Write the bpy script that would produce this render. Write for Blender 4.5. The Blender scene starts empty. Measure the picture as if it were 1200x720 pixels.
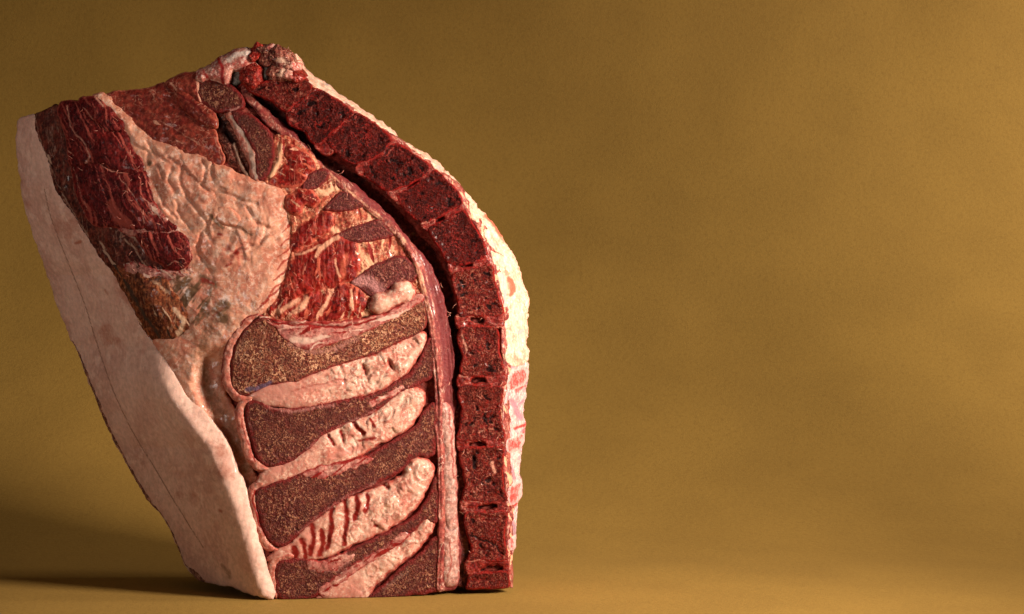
import bpy, math, random
import numpy as np
from mathutils import Vector
from mathutils.geometry import delaunay_2d_cdt

random.seed(7)
rng = np.random.default_rng(7)
SC = bpy.context.scene
COL = SC.collection
S = 0.0008            # metres per unit of the drawing (the joint is about half a metre tall)
DIST, EYE = 2400.0, 345.0   # camera distance to the front of the joint and height above the paper

# ------------------------------------------------------------------ camera, light, exposure
cam = bpy.data.cameras.new("camera"); camo = bpy.data.objects.new("camera", cam); COL.objects.link(camo)
camo.location = (0, -DIST * S, EYE * S); camo.rotation_euler = (math.radians(90), 0, 0)
cam.sensor_width = 36; cam.lens = 36 * DIST / 1200; cam.clip_end = 50; cam.clip_start = 0.05
SC.camera = camo
SC.view_settings.view_transform = 'Standard'; SC.view_settings.look = 'None'
SC.view_settings.exposure = 0.0; SC.view_settings.gamma = 1.0
SC.view_settings.use_curve_mapping = False
W = bpy.data.worlds.new("World"); SC.world = W; W.use_nodes = True
W.node_tree.nodes["Background"].inputs[0].default_value = (1.0, 0.86, 0.68, 1)
W.node_tree.nodes["Background"].inputs[1].default_value = 0.036


def area(name, loc, target, size, power, col):
    l = bpy.data.lights.new(name, 'AREA'); l.shape = 'RECTANGLE'
    l.size, l.size_y = size; l.energy = power; l.color = col
    o = bpy.data.objects.new(name, l); COL.objects.link(o)
    o.location = Vector(loc)
    o.rotation_euler = (Vector(target) - Vector(loc)).to_track_quat('-Z', 'Y').to_euler()
    return o


k_ = area("key_softbox", (0.96, -0.60, 0.64), (-0.12, 0.02, 0.22), (0.32, 0.38), 7.6, (1.0, 0.88, 0.74)); k_.data.spread = math.radians(72)
b_ = area("background_light", (1.75, 0.10, 1.10), (0.62, 1.10, 0.22), (0.5, 0.5), 17, (1.0, 0.89, 0.74)); b_.data.spread = math.radians(120)
f_ = area("fill_softbox", (-1.15, -1.15, 0.36), (-0.35, 0.10, 0.44), (0.5, 0.5), 0.40, (1.0, 0.87, 0.78)); f_.data.spread = math.radians(42)


# ------------------------------------------------------------------ numpy noise
def _hash(ix, iy, seed):
    h = (ix.astype(np.int64) * 374761393 + iy.astype(np.int64) * 668265263 + seed * 974634777) & 0xFFFFFFFF
    h = ((h ^ (h >> 13)) * 1274126177) & 0xFFFFFFFF
    h = h ^ (h >> 16)
    return (h & 0xFFFFFF) / float(0xFFFFFF)


def vn(x, y, seed=0):
    ix, iy = np.floor(x), np.floor(y)
    fx, fy = x - ix, y - iy
    ux, uy = fx * fx * fx * (fx * (6 * fx - 15) + 10), fy * fy * fy * (fy * (6 * fy - 15) + 10)
    a, b = _hash(ix, iy, seed), _hash(ix + 1, iy, seed)
    c, d = _hash(ix, iy + 1, seed), _hash(ix + 1, iy + 1, seed)
    return (a + (b - a) * ux) * (1 - uy) + (c + (d - c) * ux) * uy


def fbm(x, y, per, octv=3, seed=0):
    s, a, t = 0, 1.0, 0
    for k in range(octv):
        ca, sa = math.cos(0.7 * k + 0.3), math.sin(0.7 * k + 0.3)
        s = s + a * (vn((x * ca - y * sa) / per + 37.2 * k, (x * sa + y * ca) / per - 11.7 * k, seed + 13 * k) - 0.5) * 2
        t += a; a *= 0.5; per *= 0.5
    return s / t


def ss(a, b, x):
    t = np.clip((x - a) / (b - a), 0, 1)
    return t * t * (3 - 2 * t)


def seg_dist(px, py, pts, closed=False):
    P = np.asarray(pts, float)
    Q = np.roll(P, -1, 0) if closed else P[1:]
    A = P if closed else P[:-1]
    best = np.full(len(px), 1e9)
    if len(P) == 1:
        return np.hypot(px - P[0, 0], py - P[0, 1])
    for (ax, ay), (bx, by) in zip(A, Q):
        dx, dy = bx - ax, by - ay
        t = np.clip(((px - ax) * dx + (py - ay) * dy) / (dx * dx + dy * dy + 1e-9), 0, 1)
        best = np.minimum(best, (px - ax - t * dx) ** 2 + (py - ay - t * dy) ** 2)
    return np.sqrt(best)


def inside(px, py, poly):
    P = np.asarray(poly, float); r = np.zeros(len(px), bool)
    j = len(P) - 1
    for i in range(len(P)):
        xi, yi = P[i]; xj, yj = P[j]
        if yi != yj:
            c = ((yi > py) != (yj > py)) & (px < (xj - xi) * (py - yi) / (yj - yi) + xi)
            r ^= c
        j = i
    return r


def spline(pts, closed=True, sp=3.0, k=0.5):
    P = [np.array(p, float) for p in pts]; n = len(P); out = []
    for i in range(n if closed else n - 1):
        p0 = P[(i - 1) % n] if closed or i > 0 else P[i]
        p1, p2 = P[i], P[(i + 1) % n]
        p3 = P[(i + 2) % n] if closed or i + 2 < n else p2
        L = np.linalg.norm(p2 - p1); m = max(1, int(round(L / sp)))
        l0, l3 = np.linalg.norm(p1 - p0) + 1e-6, np.linalg.norm(p3 - p2) + 1e-6
        t1 = (p2 - p0) / (l0 + L) * L * 2 * k; t2 = (p3 - p1) / (l3 + L) * L * 2 * k
        for q in range(m):
            t = q / m
            out.append((2 * t**3 - 3 * t**2 + 1) * p1 + (t**3 - 2 * t**2 + t) * t1 + (-2 * t**3 + 3 * t**2) * p2 + (t**3 - t**2) * t2)
    if not closed:
        out.append(P[-1])
    return np.array(out)


# ------------------------------------------------------------------ overall form of the joint
RIDGE = [(36, 120), (40, 136), (44, 162), (56, 190), (64, 218), (83, 251), (103, 281), (119, 306), (136, 323), (150, 351), (164, 384), (177, 412),
         (188, 436), (204, 468), (226, 498), (248, 525), (264, 560), (277, 594), (288, 625), (298, 660), (312, 702), (314, 730)]
INNER = [(340, 80), (364, 97), (394, 115), (420, 132), (441, 145), (463, 161), (507, 193), (540, 222), (553, 250), (567, 270), (577, 300), (583, 320),
         (590, 350), (592, 380), (594, 420), (594, 440), (592, 470), (594, 510), (594, 540), (597, 580), (598, 610), (598, 650), (598, 690), (598, 730)]


def along(tab, y):
    t = np.array(tab, float)
    return np.interp(y, t[:, 1], t[:, 0])


def softpos(v, r):
    return 0.5 * (v + np.sqrt(v * v + r * r))


def depth(x, y):
    R = along(RIDGE, y); I = along(INNER, y)
    R = R - 12 * ss(400, 450, y)
    d = 1.40 * softpos(R - x, 24.0)                      # fat side face turns away to the left
    d = d + 0.24 * softpos(300 - x, 60) * ss(640, 380, y) + 0.10 * softpos(300 - x, 60)
    d = d + 0.22 * softpos(x - 330, 50)                # the sawn face runs back to the right
    d = d + 2.3 * softpos(x - I, 3.0)                  # back of the joint, beyond the spine
    d = d + 0.10 * softpos(250 - y, 80)
    d = d + 0.08 * softpos(y - 640, 40) * ss(300, 360, x)   # the foot of the joint curls under
    m = seg_dist(x, y, [(110, 120), (124, 185), (158, 245), (192, 292)])
    d = d - 6.5 * np.exp(-(m / 28.0) ** 2)            # swell of the shoulder muscles
    m = seg_dist(x, y, [(164, 335), (186, 370)])
    d = d - 6.0 * np.exp(-(m / 20.0) ** 2)
    return d


def world(x, y, D):
    k = 1 + D / DIST
    X = (x - 600) * k; Z = (360 - y) * k + EYE
    return np.stack([X * S, D * S, np.maximum(Z, 0.4) * S], 1)


# ------------------------------------------------------------------ materials
class NT:
    def __init__(s, name):
        s.m = bpy.data.materials.new(name); s.m.use_nodes = True
        s.t = s.m.node_tree; s.n = s.t.nodes; s.l = s.t.links
        s.b = s.n["Principled BSDF"]
        tc = s.n.new("ShaderNodeTexCoord"); mp = s.n.new("ShaderNodeVectorMath"); mp.operation = 'SCALE'
        mp.inputs[3].default_value = 1 / S
        s.l.new(tc.outputs["Object"], mp.inputs[0]); s.co = mp.outputs[0]

    def set(s, sock, v):
        if isinstance(v, bpy.types.NodeSocket): s.l.new(v, sock)
        else:
            sock.default_value = v if not isinstance(v, tuple) else (tuple(v) + (1,) if len(v) == 3 else v)

    def noise(s, per, det=3, rough=0.55, dist=0.0, off=0.0, scl=None):
        n = s.n.new("ShaderNodeTexNoise"); n.inputs["Scale"].default_value = 1 / per
        n.inputs["Detail"].default_value = det; n.inputs["Roughness"].default_value = rough; n.inputs["Distortion"].default_value = dist
        v = s.n.new("ShaderNodeVectorMath"); v.operation = 'MULTIPLY_ADD'
        v.inputs[1].default_value = scl or (1, 1, 1); v.inputs[2].default_value = (off, off * 1.7, off * 0.6)
        s.l.new(s.co, v.inputs[0]); s.l.new(v.outputs[0], n.inputs["Vector"])
        return n.outputs["Fac"]

    def voro(s, per, feat='F1', off=0.0):
        n = s.n.new("ShaderNodeTexVoronoi"); n.feature = feat; n.inputs["Scale"].default_value = 1 / per
        s.l.new(s.co, n.inputs["Vector"])
        return n.outputs["Distance"]

    def rng(s, v, a, b, c=0.0, d=1.0, smooth=True):
        n = s.n.new("ShaderNodeMapRange"); n.clamp = True
        if smooth: n.interpolation_type = 'SMOOTHSTEP'
        for i, q in enumerate((v, a, b, c, d)): s.set(n.inputs[i], q)
        return n.outputs[0]

    def mix(s, f, a, b):
        n = s.n.new("ShaderNodeMix"); n.data_type = 'RGBA'
        s.set(n.inputs[0], f); s.set(n.inputs[6], a); s.set(n.inputs[7], b)
        return n.outputs[2]

    def math(s, op, a, b=0.0):
        n = s.n.new("ShaderNodeMath"); n.operation = op; s.set(n.inputs[0], a); s.set(n.inputs[1], b)
        return n.outputs[0]

    def attr(s, name):
        n = s.n.new("ShaderNodeAttribute"); n.attribute_name = name
        return n.outputs["Fac"]


def tissue(name, c1, c2, c3=None, per=30, A=None, B=None, E=None, ew=3.0, grain=None, gper=2.3, gthr=(0.47, 0.56),
           gmod=None, rough=(0.3, 0.55), bump=0.4, bper=3.0, sss=0.06, spec=0.09, coat=0.0, glint=0.35, fibre=None, dark=None, dthr=(0.51, 0.59), veins=(), mottle=0.45, mper=5.0):
    t = NT(name)
    col = t.mix(t.rng(t.noise(per, 4), 0.38, 0.62), c1, c2)
    if c3: col = t.mix(t.rng(t.noise(per * 0.28, 4, 0.65, off=9.1), 0.48, 0.66), col, c3)
    if fibre:                                           # thin stretched streaks
        f = t.noise(1.0, 4, 0.65, off=3.3, scl=fibre[1])
        col = t.mix(t.rng(f, 0.50, 0.66, 0, fibre[2]), col, fibre[0])
    if mottle:
        m = t.noise(mper, 5, 0.68, off=51.0)
        lo = t.n.new("ShaderNodeMix"); lo.data_type = 'RGBA'; lo.blend_type = 'MULTIPLY'
        lo.inputs[0].default_value = 1.0; t.l.new(col, lo.inputs[6])
        k = t.rng(m, 0.32, 0.66, 1 - mottle, 1 + 0.45 * mottle)
        cb = t.n.new("ShaderNodeCombineColor")
        for q in range(3): t.l.new(k, cb.inputs[q])
        t.l.new(cb.outputs[0], lo.inputs[7]); lo.clamp_result = True
        col = lo.outputs[2]
    h = t.noise(bper, 4, 0.65, off=5.0)
    for (vc, vp, vw, vs, vk) in veins:                   # fine branching lines
        n = t.noise(vp, 3, 0.55, dist=0.6, off=vp, scl=vs)
        d = t.math('ABSOLUTE', t.math('SUBTRACT', n, 0.5))
        gate = t.rng(t.noise(vp * 1.6, 2, off=63 + vp), 0.42, 0.58)
        col = t.mix(t.math('MULTIPLY', t.rng(d, 0.0, vw, vk, 0.0), gate), col, vc)
    if grain:
        g1 = t.noise(gper * 0.8, 2, 0.75, off=1.0); g2 = t.noise(gper * 1.5, 2, 0.7, off=2.0)
        wv = t.rng(t.noise(34, 3, off=88.0), 0.42, 0.58)
        g = t.math('ADD', t.math('MULTIPLY', g1, t.math('SUBTRACT', 1.0, wv)), t.math('MULTIPLY', g2, wv))
        if dark: col = t.mix(t.rng(t.noise(gper * 1.2, 2, 0.7, off=31.0), dthr[0], dthr[1]), col, dark)
        gf = t.rng(g, gthr[0], gthr[1])
        if gmod:
            gf = t.math('MULTIPLY', gf, t.rng(t.noise(gmod, 3, off=21.0), 0.36, 0.6, 0.25, 1.0))
        if ew: gf = t.math('MULTIPLY', gf, t.rng(t.attr("edge"), ew * 0.4, ew * 1.5))
        col = t.mix(gf, col, t.mix(t.rng(t.noise(gper * 2.3, 3, off=77.0), 0.4, 0.62), grain, tuple(v * f for v, f in zip(grain, (0.62, 0.42, 0.34)))))
        h = t.math('ADD', h, t.math('MULTIPLY', g, 1.6))
    if E:
        e = t.math('ADD', t.attr("edge"), t.math('MULTIPLY', t.math('SUBTRACT', t.noise(6, 4, 0.65, off=14.0), 0.5), ew * 3.5))
        col = t.mix(t.rng(e, ew * 0.2, ew * 1.1), E, col)
    for nm, c in (("b", B), ("a", A)):
        if c:
            mk = t.math('ADD', t.attr(nm), t.math('MULTIPLY', t.math('SUBTRACT', t.noise(3.6, 4, 0.7, off=40.0), 0.5), 0.65))
            col = t.mix(t.rng(mk, 0.28, 0.85), col, c)
    t.set(t.b.inputs["Base Color"], col)
    t.set(t.b.inputs["Roughness"], t.rng(t.noise(bper * 3, 4, 0.65, off=17.0), 0.38, 0.62, rough[0], rough[1]))
    t.b.inputs["Specular IOR Level"].default_value = spec
    if glint:                                           # wet film in patches
        w = t.math('MULTIPLY', t.rng(t.noise(13, 3, 0.6, off=91.0), 0.50, 0.64), glint)
        t.set(t.b.inputs["Coat Weight"], w); t.b.inputs["Coat Roughness"].default_value = 0.12
    if sss:
        t.b.inputs["Subsurface Weight"].default_value = sss
        t.b.inputs["Subsurface Radius"].default_value = (1.0, 0.38, 0.2); t.b.inputs["Subsurface Scale"].default_value = 0.003
    bp = t.n.new("ShaderNodeBump"); bp.inputs["Strength"].default_value = bump; bp.inputs["Distance"].default_value = S * 2.0
    t.l.new(h, bp.inputs["Height"]); t.l.new(bp.outputs[0], t.b.inputs["Normal"])
    return t.m


RED = (0.24, 0.022, 0.016)
M = {}
PV = (0.62, 0.34, 0.24)
M['fat'] = tissue("cavity_fat", (0.67, 0.31, 0.205), (0.56, 0.20, 0.13), (0.76, 0.46, 0.35), per=30, A=(0.30, 0.03, 0.02), B=(0.17, 0.085, 0.045),
                  E=(0.52, 0.19, 0.12), ew=4.5, sss=0.25, rough=(0.3, 0.55), bump=0.4, bper=4, mottle=0.16, mper=9, glint=0.7,
                  veins=[((0.46, 0.14, 0.08), 26, 0.022, (1, 1, 1), 0.75), ((0.80, 0.58, 0.46), 14, 0.03, (1, 1, 1), 0.5)])
M['seam'] = tissue("seam_fat", (0.60, 0.31, 0.23), (0.46, 0.165, 0.12), (0.69, 0.45, 0.35), per=18, A=(0.21, 0.014, 0.010), B=(0.48, 0.19, 0.145),
                   E=(0.36, 0.07, 0.05), ew=3.2, sss=0.2, rough=(0.22, 0.45), bump=0.35, bper=5, coat=0.08, mottle=0.2, mper=9, glint=0.7,
                   veins=[((0.34, 0.05, 0.035), 16, 0.03, (1, 1, 1), 0.5), ((0.82, 0.60, 0.46), 11, 0.03, (1, 1, 1), 0.6)])
M['stripe'] = tissue("fibrous_fat", (0.42, 0.10, 0.055), (0.26, 0.03, 0.02), (0.52, 0.19, 0.10), per=14, A=(0.20, 0.010, 0.008), B=(0.66, 0.34, 0.20),
                     sss=0.1, rough=(0.22, 0.5), bump=0.7, bper=3, mottle=0.6, veins=[((0.7, 0.36, 0.22), 12, 0.04, (1, 1, 1), 0.8)])
M['side'] = tissue("side_fat", (0.70, 0.435, 0.35), (0.61, 0.345, 0.275), (0.74, 0.475, 0.385), per=60, A=(0.40, 0.15, 0.10), B=(0.30, 0.17, 0.125),
                   sss=0.15, rough=(0.4, 0.6), bump=0.3, bper=5, mottle=0.16, mper=6, veins=[((0.42, 0.25, 0.19), 50, 0.012, (1, 1, 1), 0.4)])
M['rind'] = tissue("rind", (0.30, 0.13, 0.085), (0.15, 0.05, 0.034), (0.48, 0.25, 0.17), per=14, rough=(0.4, 0.6), bump=0.8, bper=5, mottle=0.6)
M['muscle'] = tissue("muscle", (0.085, 0.005, 0.006), (0.135, 0.009, 0.008), (0.045, 0.003, 0.004), per=26, A=(0.52, 0.22, 0.16), B=(0.30, 0.055, 0.04),
                     E=(0.26, 0.05, 0.035), ew=2.0, rough=(0.22, 0.5), bump=0.7, bper=3.0, coat=0.06, fibre=((0.30, 0.040, 0.034), (0.45, 0.45, 0.09), 0.45), mottle=0.6,
                     veins=[((0.44, 0.13, 0.10), 19, 0.010, (1, 1, 0.45), 0.4), ((0.30, 0.06, 0.05), 8, 0.012, (1, 1, 0.35), 0.3)], glint=0.2)
M['neck'] = tissue("neck_muscle", (0.25, 0.036, 0.022), (0.17, 0.018, 0.013), (0.31, 0.065, 0.038), per=20, A=(0.56, 0.25, 0.17), B=(0.10, 0.008, 0.008),
                   E=(0.38, 0.10, 0.06), ew=1.6, rough=(0.25, 0.5), bump=0.6, bper=3.0, coat=0.05, mottle=0.5, glint=0.25,
                   veins=[((0.56, 0.26, 0.18), 15, 0.018, (1, 1, 1), 0.7), ((0.12, 0.01, 0.01), 21, 0.02, (1, 1, 1), 0.7)])
M['dry'] = tissue("dried_muscle", (0.12, 0.020, 0.013), (0.06, 0.010, 0.008), (0.18, 0.045, 0.026), per=18, A=(0.42, 0.26, 0.19), B=(0.32, 0.08, 0.03),
                  rough=(0.3, 0.5), bump=0.8, bper=4, fibre=((0.16, 0.06, 0.04), (0.35, 0.3, 0.07), 0.7), mottle=0.7,
                  veins=[((0.34, 0.19, 0.14), 18, 0.02, (1, 1, 0.4), 0.7)])
M['flank'] = tissue("flank_muscle", (0.17, 0.038, 0.016), (0.075, 0.016, 0.009), (0.30, 0.09, 0.035), per=18, A=(0.56, 0.34, 0.22), B=(0.05, 0.03, 0.022),
                    rough=(0.3, 0.5), bump=0.7, bper=4, fibre=((0.38, 0.14, 0.06), (0.45, 0.25, 0.09), 0.6), mottle=0.6,
                    veins=[((0.46, 0.24, 0.15), 20, 0.02, (1, 1, 0.35), 0.6)])
M['chop'] = tissue("deep_muscle", (0.15, 0.006, 0.005), (0.25, 0.011, 0.007), (0.07, 0.003, 0.003), per=24, A=(0.60, 0.27, 0.17), B=(0.42, 0.08, 0.045),
                   E=(0.40, 0.075, 0.045), ew=4.5, rough=(0.2, 0.45), bump=0.6, bper=3, glint=0.35, fibre=((0.40, 0.065, 0.04), (0.32, 0.32, 0.045), 0.5), mottle=0.4,
                   veins=[((0.56, 0.20, 0.13), 14, 0.02, (1, 1, 0.22), 0.5)])
BG = dict(dark=(0.065, 0.006, 0.003), dthr=(0.52, 0.58), rough=(0.4, 0.65), bump=1.0, bper=2.8, spec=0.2, mottle=0.35, glint=0.12)
M['bone'] = tissue("sawn_bone", (0.19, 0.044, 0.023), (0.13, 0.017, 0.010), (0.24, 0.062, 0.032), per=26, A=(0.46, 0.19, 0.15), B=(0.12, 0.06, 0.10),
                   E=(0.19, 0.016, 0.012), ew=3.2, grain=(0.58, 0.29, 0.165), gper=2.3, gthr=(0.50, 0.55), gmod=26, **BG)
M['bone_dark'] = tissue("dark_sawn_bone", (0.115, 0.016, 0.010), (0.075, 0.007, 0.005), (0.15, 0.030, 0.018), per=24, A=(0.44, 0.17, 0.14), B=(0.40, 0.25, 0.20),
                        E=(0.17, 0.011, 0.009), ew=5.5, grain=(0.37, 0.155, 0.088), gper=2.3, gmod=20, gthr=(0.525, 0.575), **BG)
M['bone_purple'] = tissue("purple_sawn_bone", (0.13, 0.018, 0.016), (0.08, 0.008, 0.008), (0.18, 0.03, 0.026), per=18, A=(0.34, 0.13, 0.12), B=(0.36, 0.22, 0.18),
                          E=(0.17, 0.012, 0.011), ew=3.0, grain=(0.34, 0.12, 0.085), gper=2.3, gmod=16, gthr=(0.525, 0.585), **BG)
VK = dict(ew=2.8, rough=(0.18, 0.45), bump=1.0, coat=0.06, glint=0.12, spec=0.07)
M['vert'] = tissue("vertebra_bone", (0.115, 0.009, 0.006), (0.065, 0.005, 0.004), (0.19, 0.012, 0.008), per=12, A=(0.012, 0.002, 0.002), B=(0.52, 0.22, 0.155),
                   E=(0.24, 0.014, 0.010), grain=(0.29, 0.085, 0.056), gper=2.3, gthr=(0.525, 0.58), gmod=13, dark=(0.05, 0.004, 0.003), dthr=(0.56, 0.62), bper=3.0, mottle=0.5, **VK)
M['vert_dark'] = tissue("maroon_vertebra", (0.055, 0.003, 0.002), (0.030, 0.002, 0.001), (0.11, 0.005, 0.003), per=14, A=(0.010, 0.002, 0.002), B=(0.24, 0.055, 0.04),
                        E=(0.22, 0.009, 0.007), grain=(0.16, 0.024, 0.018), gper=2.3, gthr=(0.54, 0.60), gmod=14, dark=(0.030, 0.002, 0.002), dthr=(0.56, 0.63), bper=3.0, mottle=0.55,
                        veins=[((0.34, 0.02, 0.016), 13, 0.02, (1, 1, 1), 0.7)], **VK)
M['disc'] = tissue("disc_gristle", (0.15, 0.009, 0.007), (0.24, 0.026, 0.018), (0.09, 0.005, 0.004), per=9, A=(0.016, 0.003, 0.003), B=(0.48, 0.20, 0.14),
                   rough=(0.15, 0.4), bump=0.8, bper=3, coat=0.12, mottle=0.6, veins=[((0.55, 0.20, 0.14), 7, 0.025, (0.4, 1, 1), 0.5)])
M['rim'] = tissue("cartilage", (0.54, 0.20, 0.14), (0.44, 0.11, 0.08), (0.60, 0.30, 0.24), per=14, A=(0.22, 0.016, 0.012), B=(0.38, 0.24, 0.19),
                  sss=0.15, rough=(0.22, 0.45), bump=0.5, bper=4, coat=0.08, mottle=0.35)
M['membrane'] = tissue("membrane", (0.38, 0.12, 0.10), (0.46, 0.19, 0.15), (0.25, 0.04, 0.035), per=20, A=(0.20, 0.012, 0.010), B=(0.56, 0.34, 0.27),
                       E=(0.26, 0.03, 0.025), ew=3, sss=0.1, rough=(0.22, 0.45), bump=0.5, bper=4, coat=0.06, mottle=0.4, veins=[((0.62, 0.36, 0.28), 16, 0.03, (0.4, 1, 1), 0.6)])
M['ligament'] = tissue("ligament", (0.30, 0.065, 0.05), (0.19, 0.026, 0.024), (0.42, 0.14, 0.10), per=18, A=(0.15, 0.022, 0.023), B=(0.66, 0.33, 0.20),
                       rough=(0.2, 0.45), bump=0.8, bper=3.5, coat=0.08, mottle=0.5, veins=[((0.68, 0.40, 0.31), 9, 0.03, (1, 1, 0.3), 0.7)])
M['canal'] = tissue("spinal_canal", (0.11, 0.018, 0.014), (0.06, 0.008, 0.007), (0.17, 0.045, 0.03), per=14, rough=(0.25, 0.5), bump=0.8, bper=4, coat=0.05,
                    A=(0.34, 0.17, 0.12), B=(0.5, 0.3, 0.25), mottle=0.6)
M['cord'] = tissue("spinal_sheath", (0.50, 0.26, 0.21), (0.38, 0.15, 0.12), (0.62, 0.40, 0.34), per=14, A=(0.28, 0.04, 0.03), B=(0.20, 0.08, 0.07),
                   E=(0.36, 0.10, 0.08), ew=2, rough=(0.2, 0.4), bump=0.6, bper=4, coat=0.1, sss=0.1, mottle=0.4)
M['back'] = tissue("back_fat", (0.74, 0.49, 0.36), (0.64, 0.34, 0.24), (0.78, 0.58, 0.46), per=14, A=(0.50, 0.11, 0.065), B=(0.40, 0.31, 0.30),
                   E=(0.66, 0.34, 0.25), ew=1.8, sss=0.2, rough=(0.35, 0.55), bump=0.7, bper=4, mottle=0.3, mper=6, veins=[((0.52, 0.20, 0.12), 12, 0.03, (1, 1, 1), 0.7)])
M['lining'] = tissue("chest_lining", (0.68, 0.40, 0.36), (0.60, 0.26, 0.26), (0.76, 0.56, 0.50), per=14, A=(0.44, 0.03, 0.025), B=(0.34, 0.17, 0.20),
                     sss=0.2, rough=(0.22, 0.45), bump=0.6, bper=4, coat=0.06, mottle=0.35, veins=[((0.40, 0.14, 0.20), 12, 0.03, (1, 1, 1), 0.6)])
M['rib'] = tissue("rib_red", (0.50, 0.07, 0.06), (0.60, 0.20, 0.18), (0.36, 0.02, 0.018), per=9, E=(0.66, 0.34, 0.31), ew=5, rough=(0.2, 0.4), bump=0.6, bper=4, coat=0.08, mottle=0.5)
M['gristle'] = tissue("gristle", (0.22, 0.05, 0.035), (0.10, 0.018, 0.014), (0.42, 0.18, 0.12), per=11, A=(0.56, 0.34, 0.25), B=(0.02, 0.006, 0.005),
                      rough=(0.18, 0.45), bump=1.0, bper=4, coat=0.1, mottle=0.7, veins=[((0.58, 0.32, 0.23), 9, 0.03, (1, 1, 1), 0.6)])
M['tendon'] = tissue("tendon", (0.60, 0.25, 0.19), (0.44, 0.09, 0.075), (0.76, 0.50, 0.42), per=14, A=(0.28, 0.018, 0.018), B=(0.80, 0.60, 0.52),
                     sss=0.15, rough=(0.18, 0.4), bump=0.7, bper=5, coat=0.12, mottle=0.45, veins=[((0.36, 0.05, 0.04), 12, 0.03, (1, 1, 1), 0.7)])
M['nub'] = tissue("blood_red_tissue", (0.26, 0.012, 0.008), (0.14, 0.006, 0.005), (0.46, 0.10, 0.07), per=7, rough=(0.2, 0.4), bump=0.8, bper=5, coat=0.25, mottle=0.6)
M['grey'] = tissue("grey_cartilage", (0.26, 0.25, 0.22), (0.12, 0.09, 0.08), None, per=8, rough=(0.15, 0.3), bump=0.3, bper=5, coat=0.2)
M['flesh'] = tissue("inner_flesh", (0.18, 0.026, 0.020), (0.27, 0.06, 0.045), (0.12, 0.012, 0.010), per=16, rough=(0.22, 0.5), bump=0.8, bper=4, coat=0.05, mottle=0.6)

# ------------------------------------------------------------------ the thing and its parts
root = bpy.data.objects.new("meat_joint", None); COL.objects.link(root)
root.empty_display_size = 0.1
root['label'] = "raw side of meat standing upright with split backbone, sawn bones and thick fat"
root['category'] = "meat"
ORG = np.array([-0.2, 0.06, 0.0]); root.location = ORG

SIL_LEFT = [(321, 702), (299, 698), (266, 687), (240, 682), (228, 674), (218, 664), (212, 650), (205, 632), (197, 615), (186, 600), (177, 591), (160, 564),
            (152, 550), (127, 503), (113, 469), (102, 442), (93, 417), (85, 400), (69, 364), (56, 323), (42, 284), (28, 237), (22, 195), (19, 165), (21, 142)]
SIL_TOP = [(25, 136), (40, 135), (69, 122), (94, 115), (108, 110), (121, 110), (133, 107), (161, 105), (192, 96), (211, 87), (228, 84), (245, 76), (275, 64), (320, 62),
           (345, 72)]
SIL_RIGHT = [(367, 92), (394, 112), (420, 130), (441, 144), (463, 160), (507, 191), (540, 220), (566, 255), (585, 290), (596, 330), (603, 380), (604, 440), (602, 500),
             (600, 560), (600, 620), (596, 655), (594, 687), (546, 690), (516, 695), (475, 700), (431, 705), (399, 704), (363, 703)]
OUT = [(346, 64), (353, 75), (367, 89), (383, 99), (406, 116), (422, 127), (440, 139), (455, 149), (463, 153), (466, 161), (483, 171), (506, 185), (525, 201), (544, 223), (564, 246),
       (580, 265), (592, 284), (600, 297), (607, 309), (612, 326), (618, 343), (619, 371), (618, 399), (617, 424)]
CHEST = [(617, 424), (619, 438), (617, 460), (613, 481), (616, 500), (612, 525), (609, 553), (611, 577), (607, 588), (605, 614), (603, 642), (600, 655), (599, 672)]
SILH = np.array(SIL_LEFT + SIL_TOP[:-3] + [(275, 58), (292, 55), (303, 51), (320, 51), (333, 55)] + OUT + CHEST + [(598, 690), (546, 691), (516, 696), (475, 700), (431, 706), (399, 705), (363, 704)], float)

SEED = [0]


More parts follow.
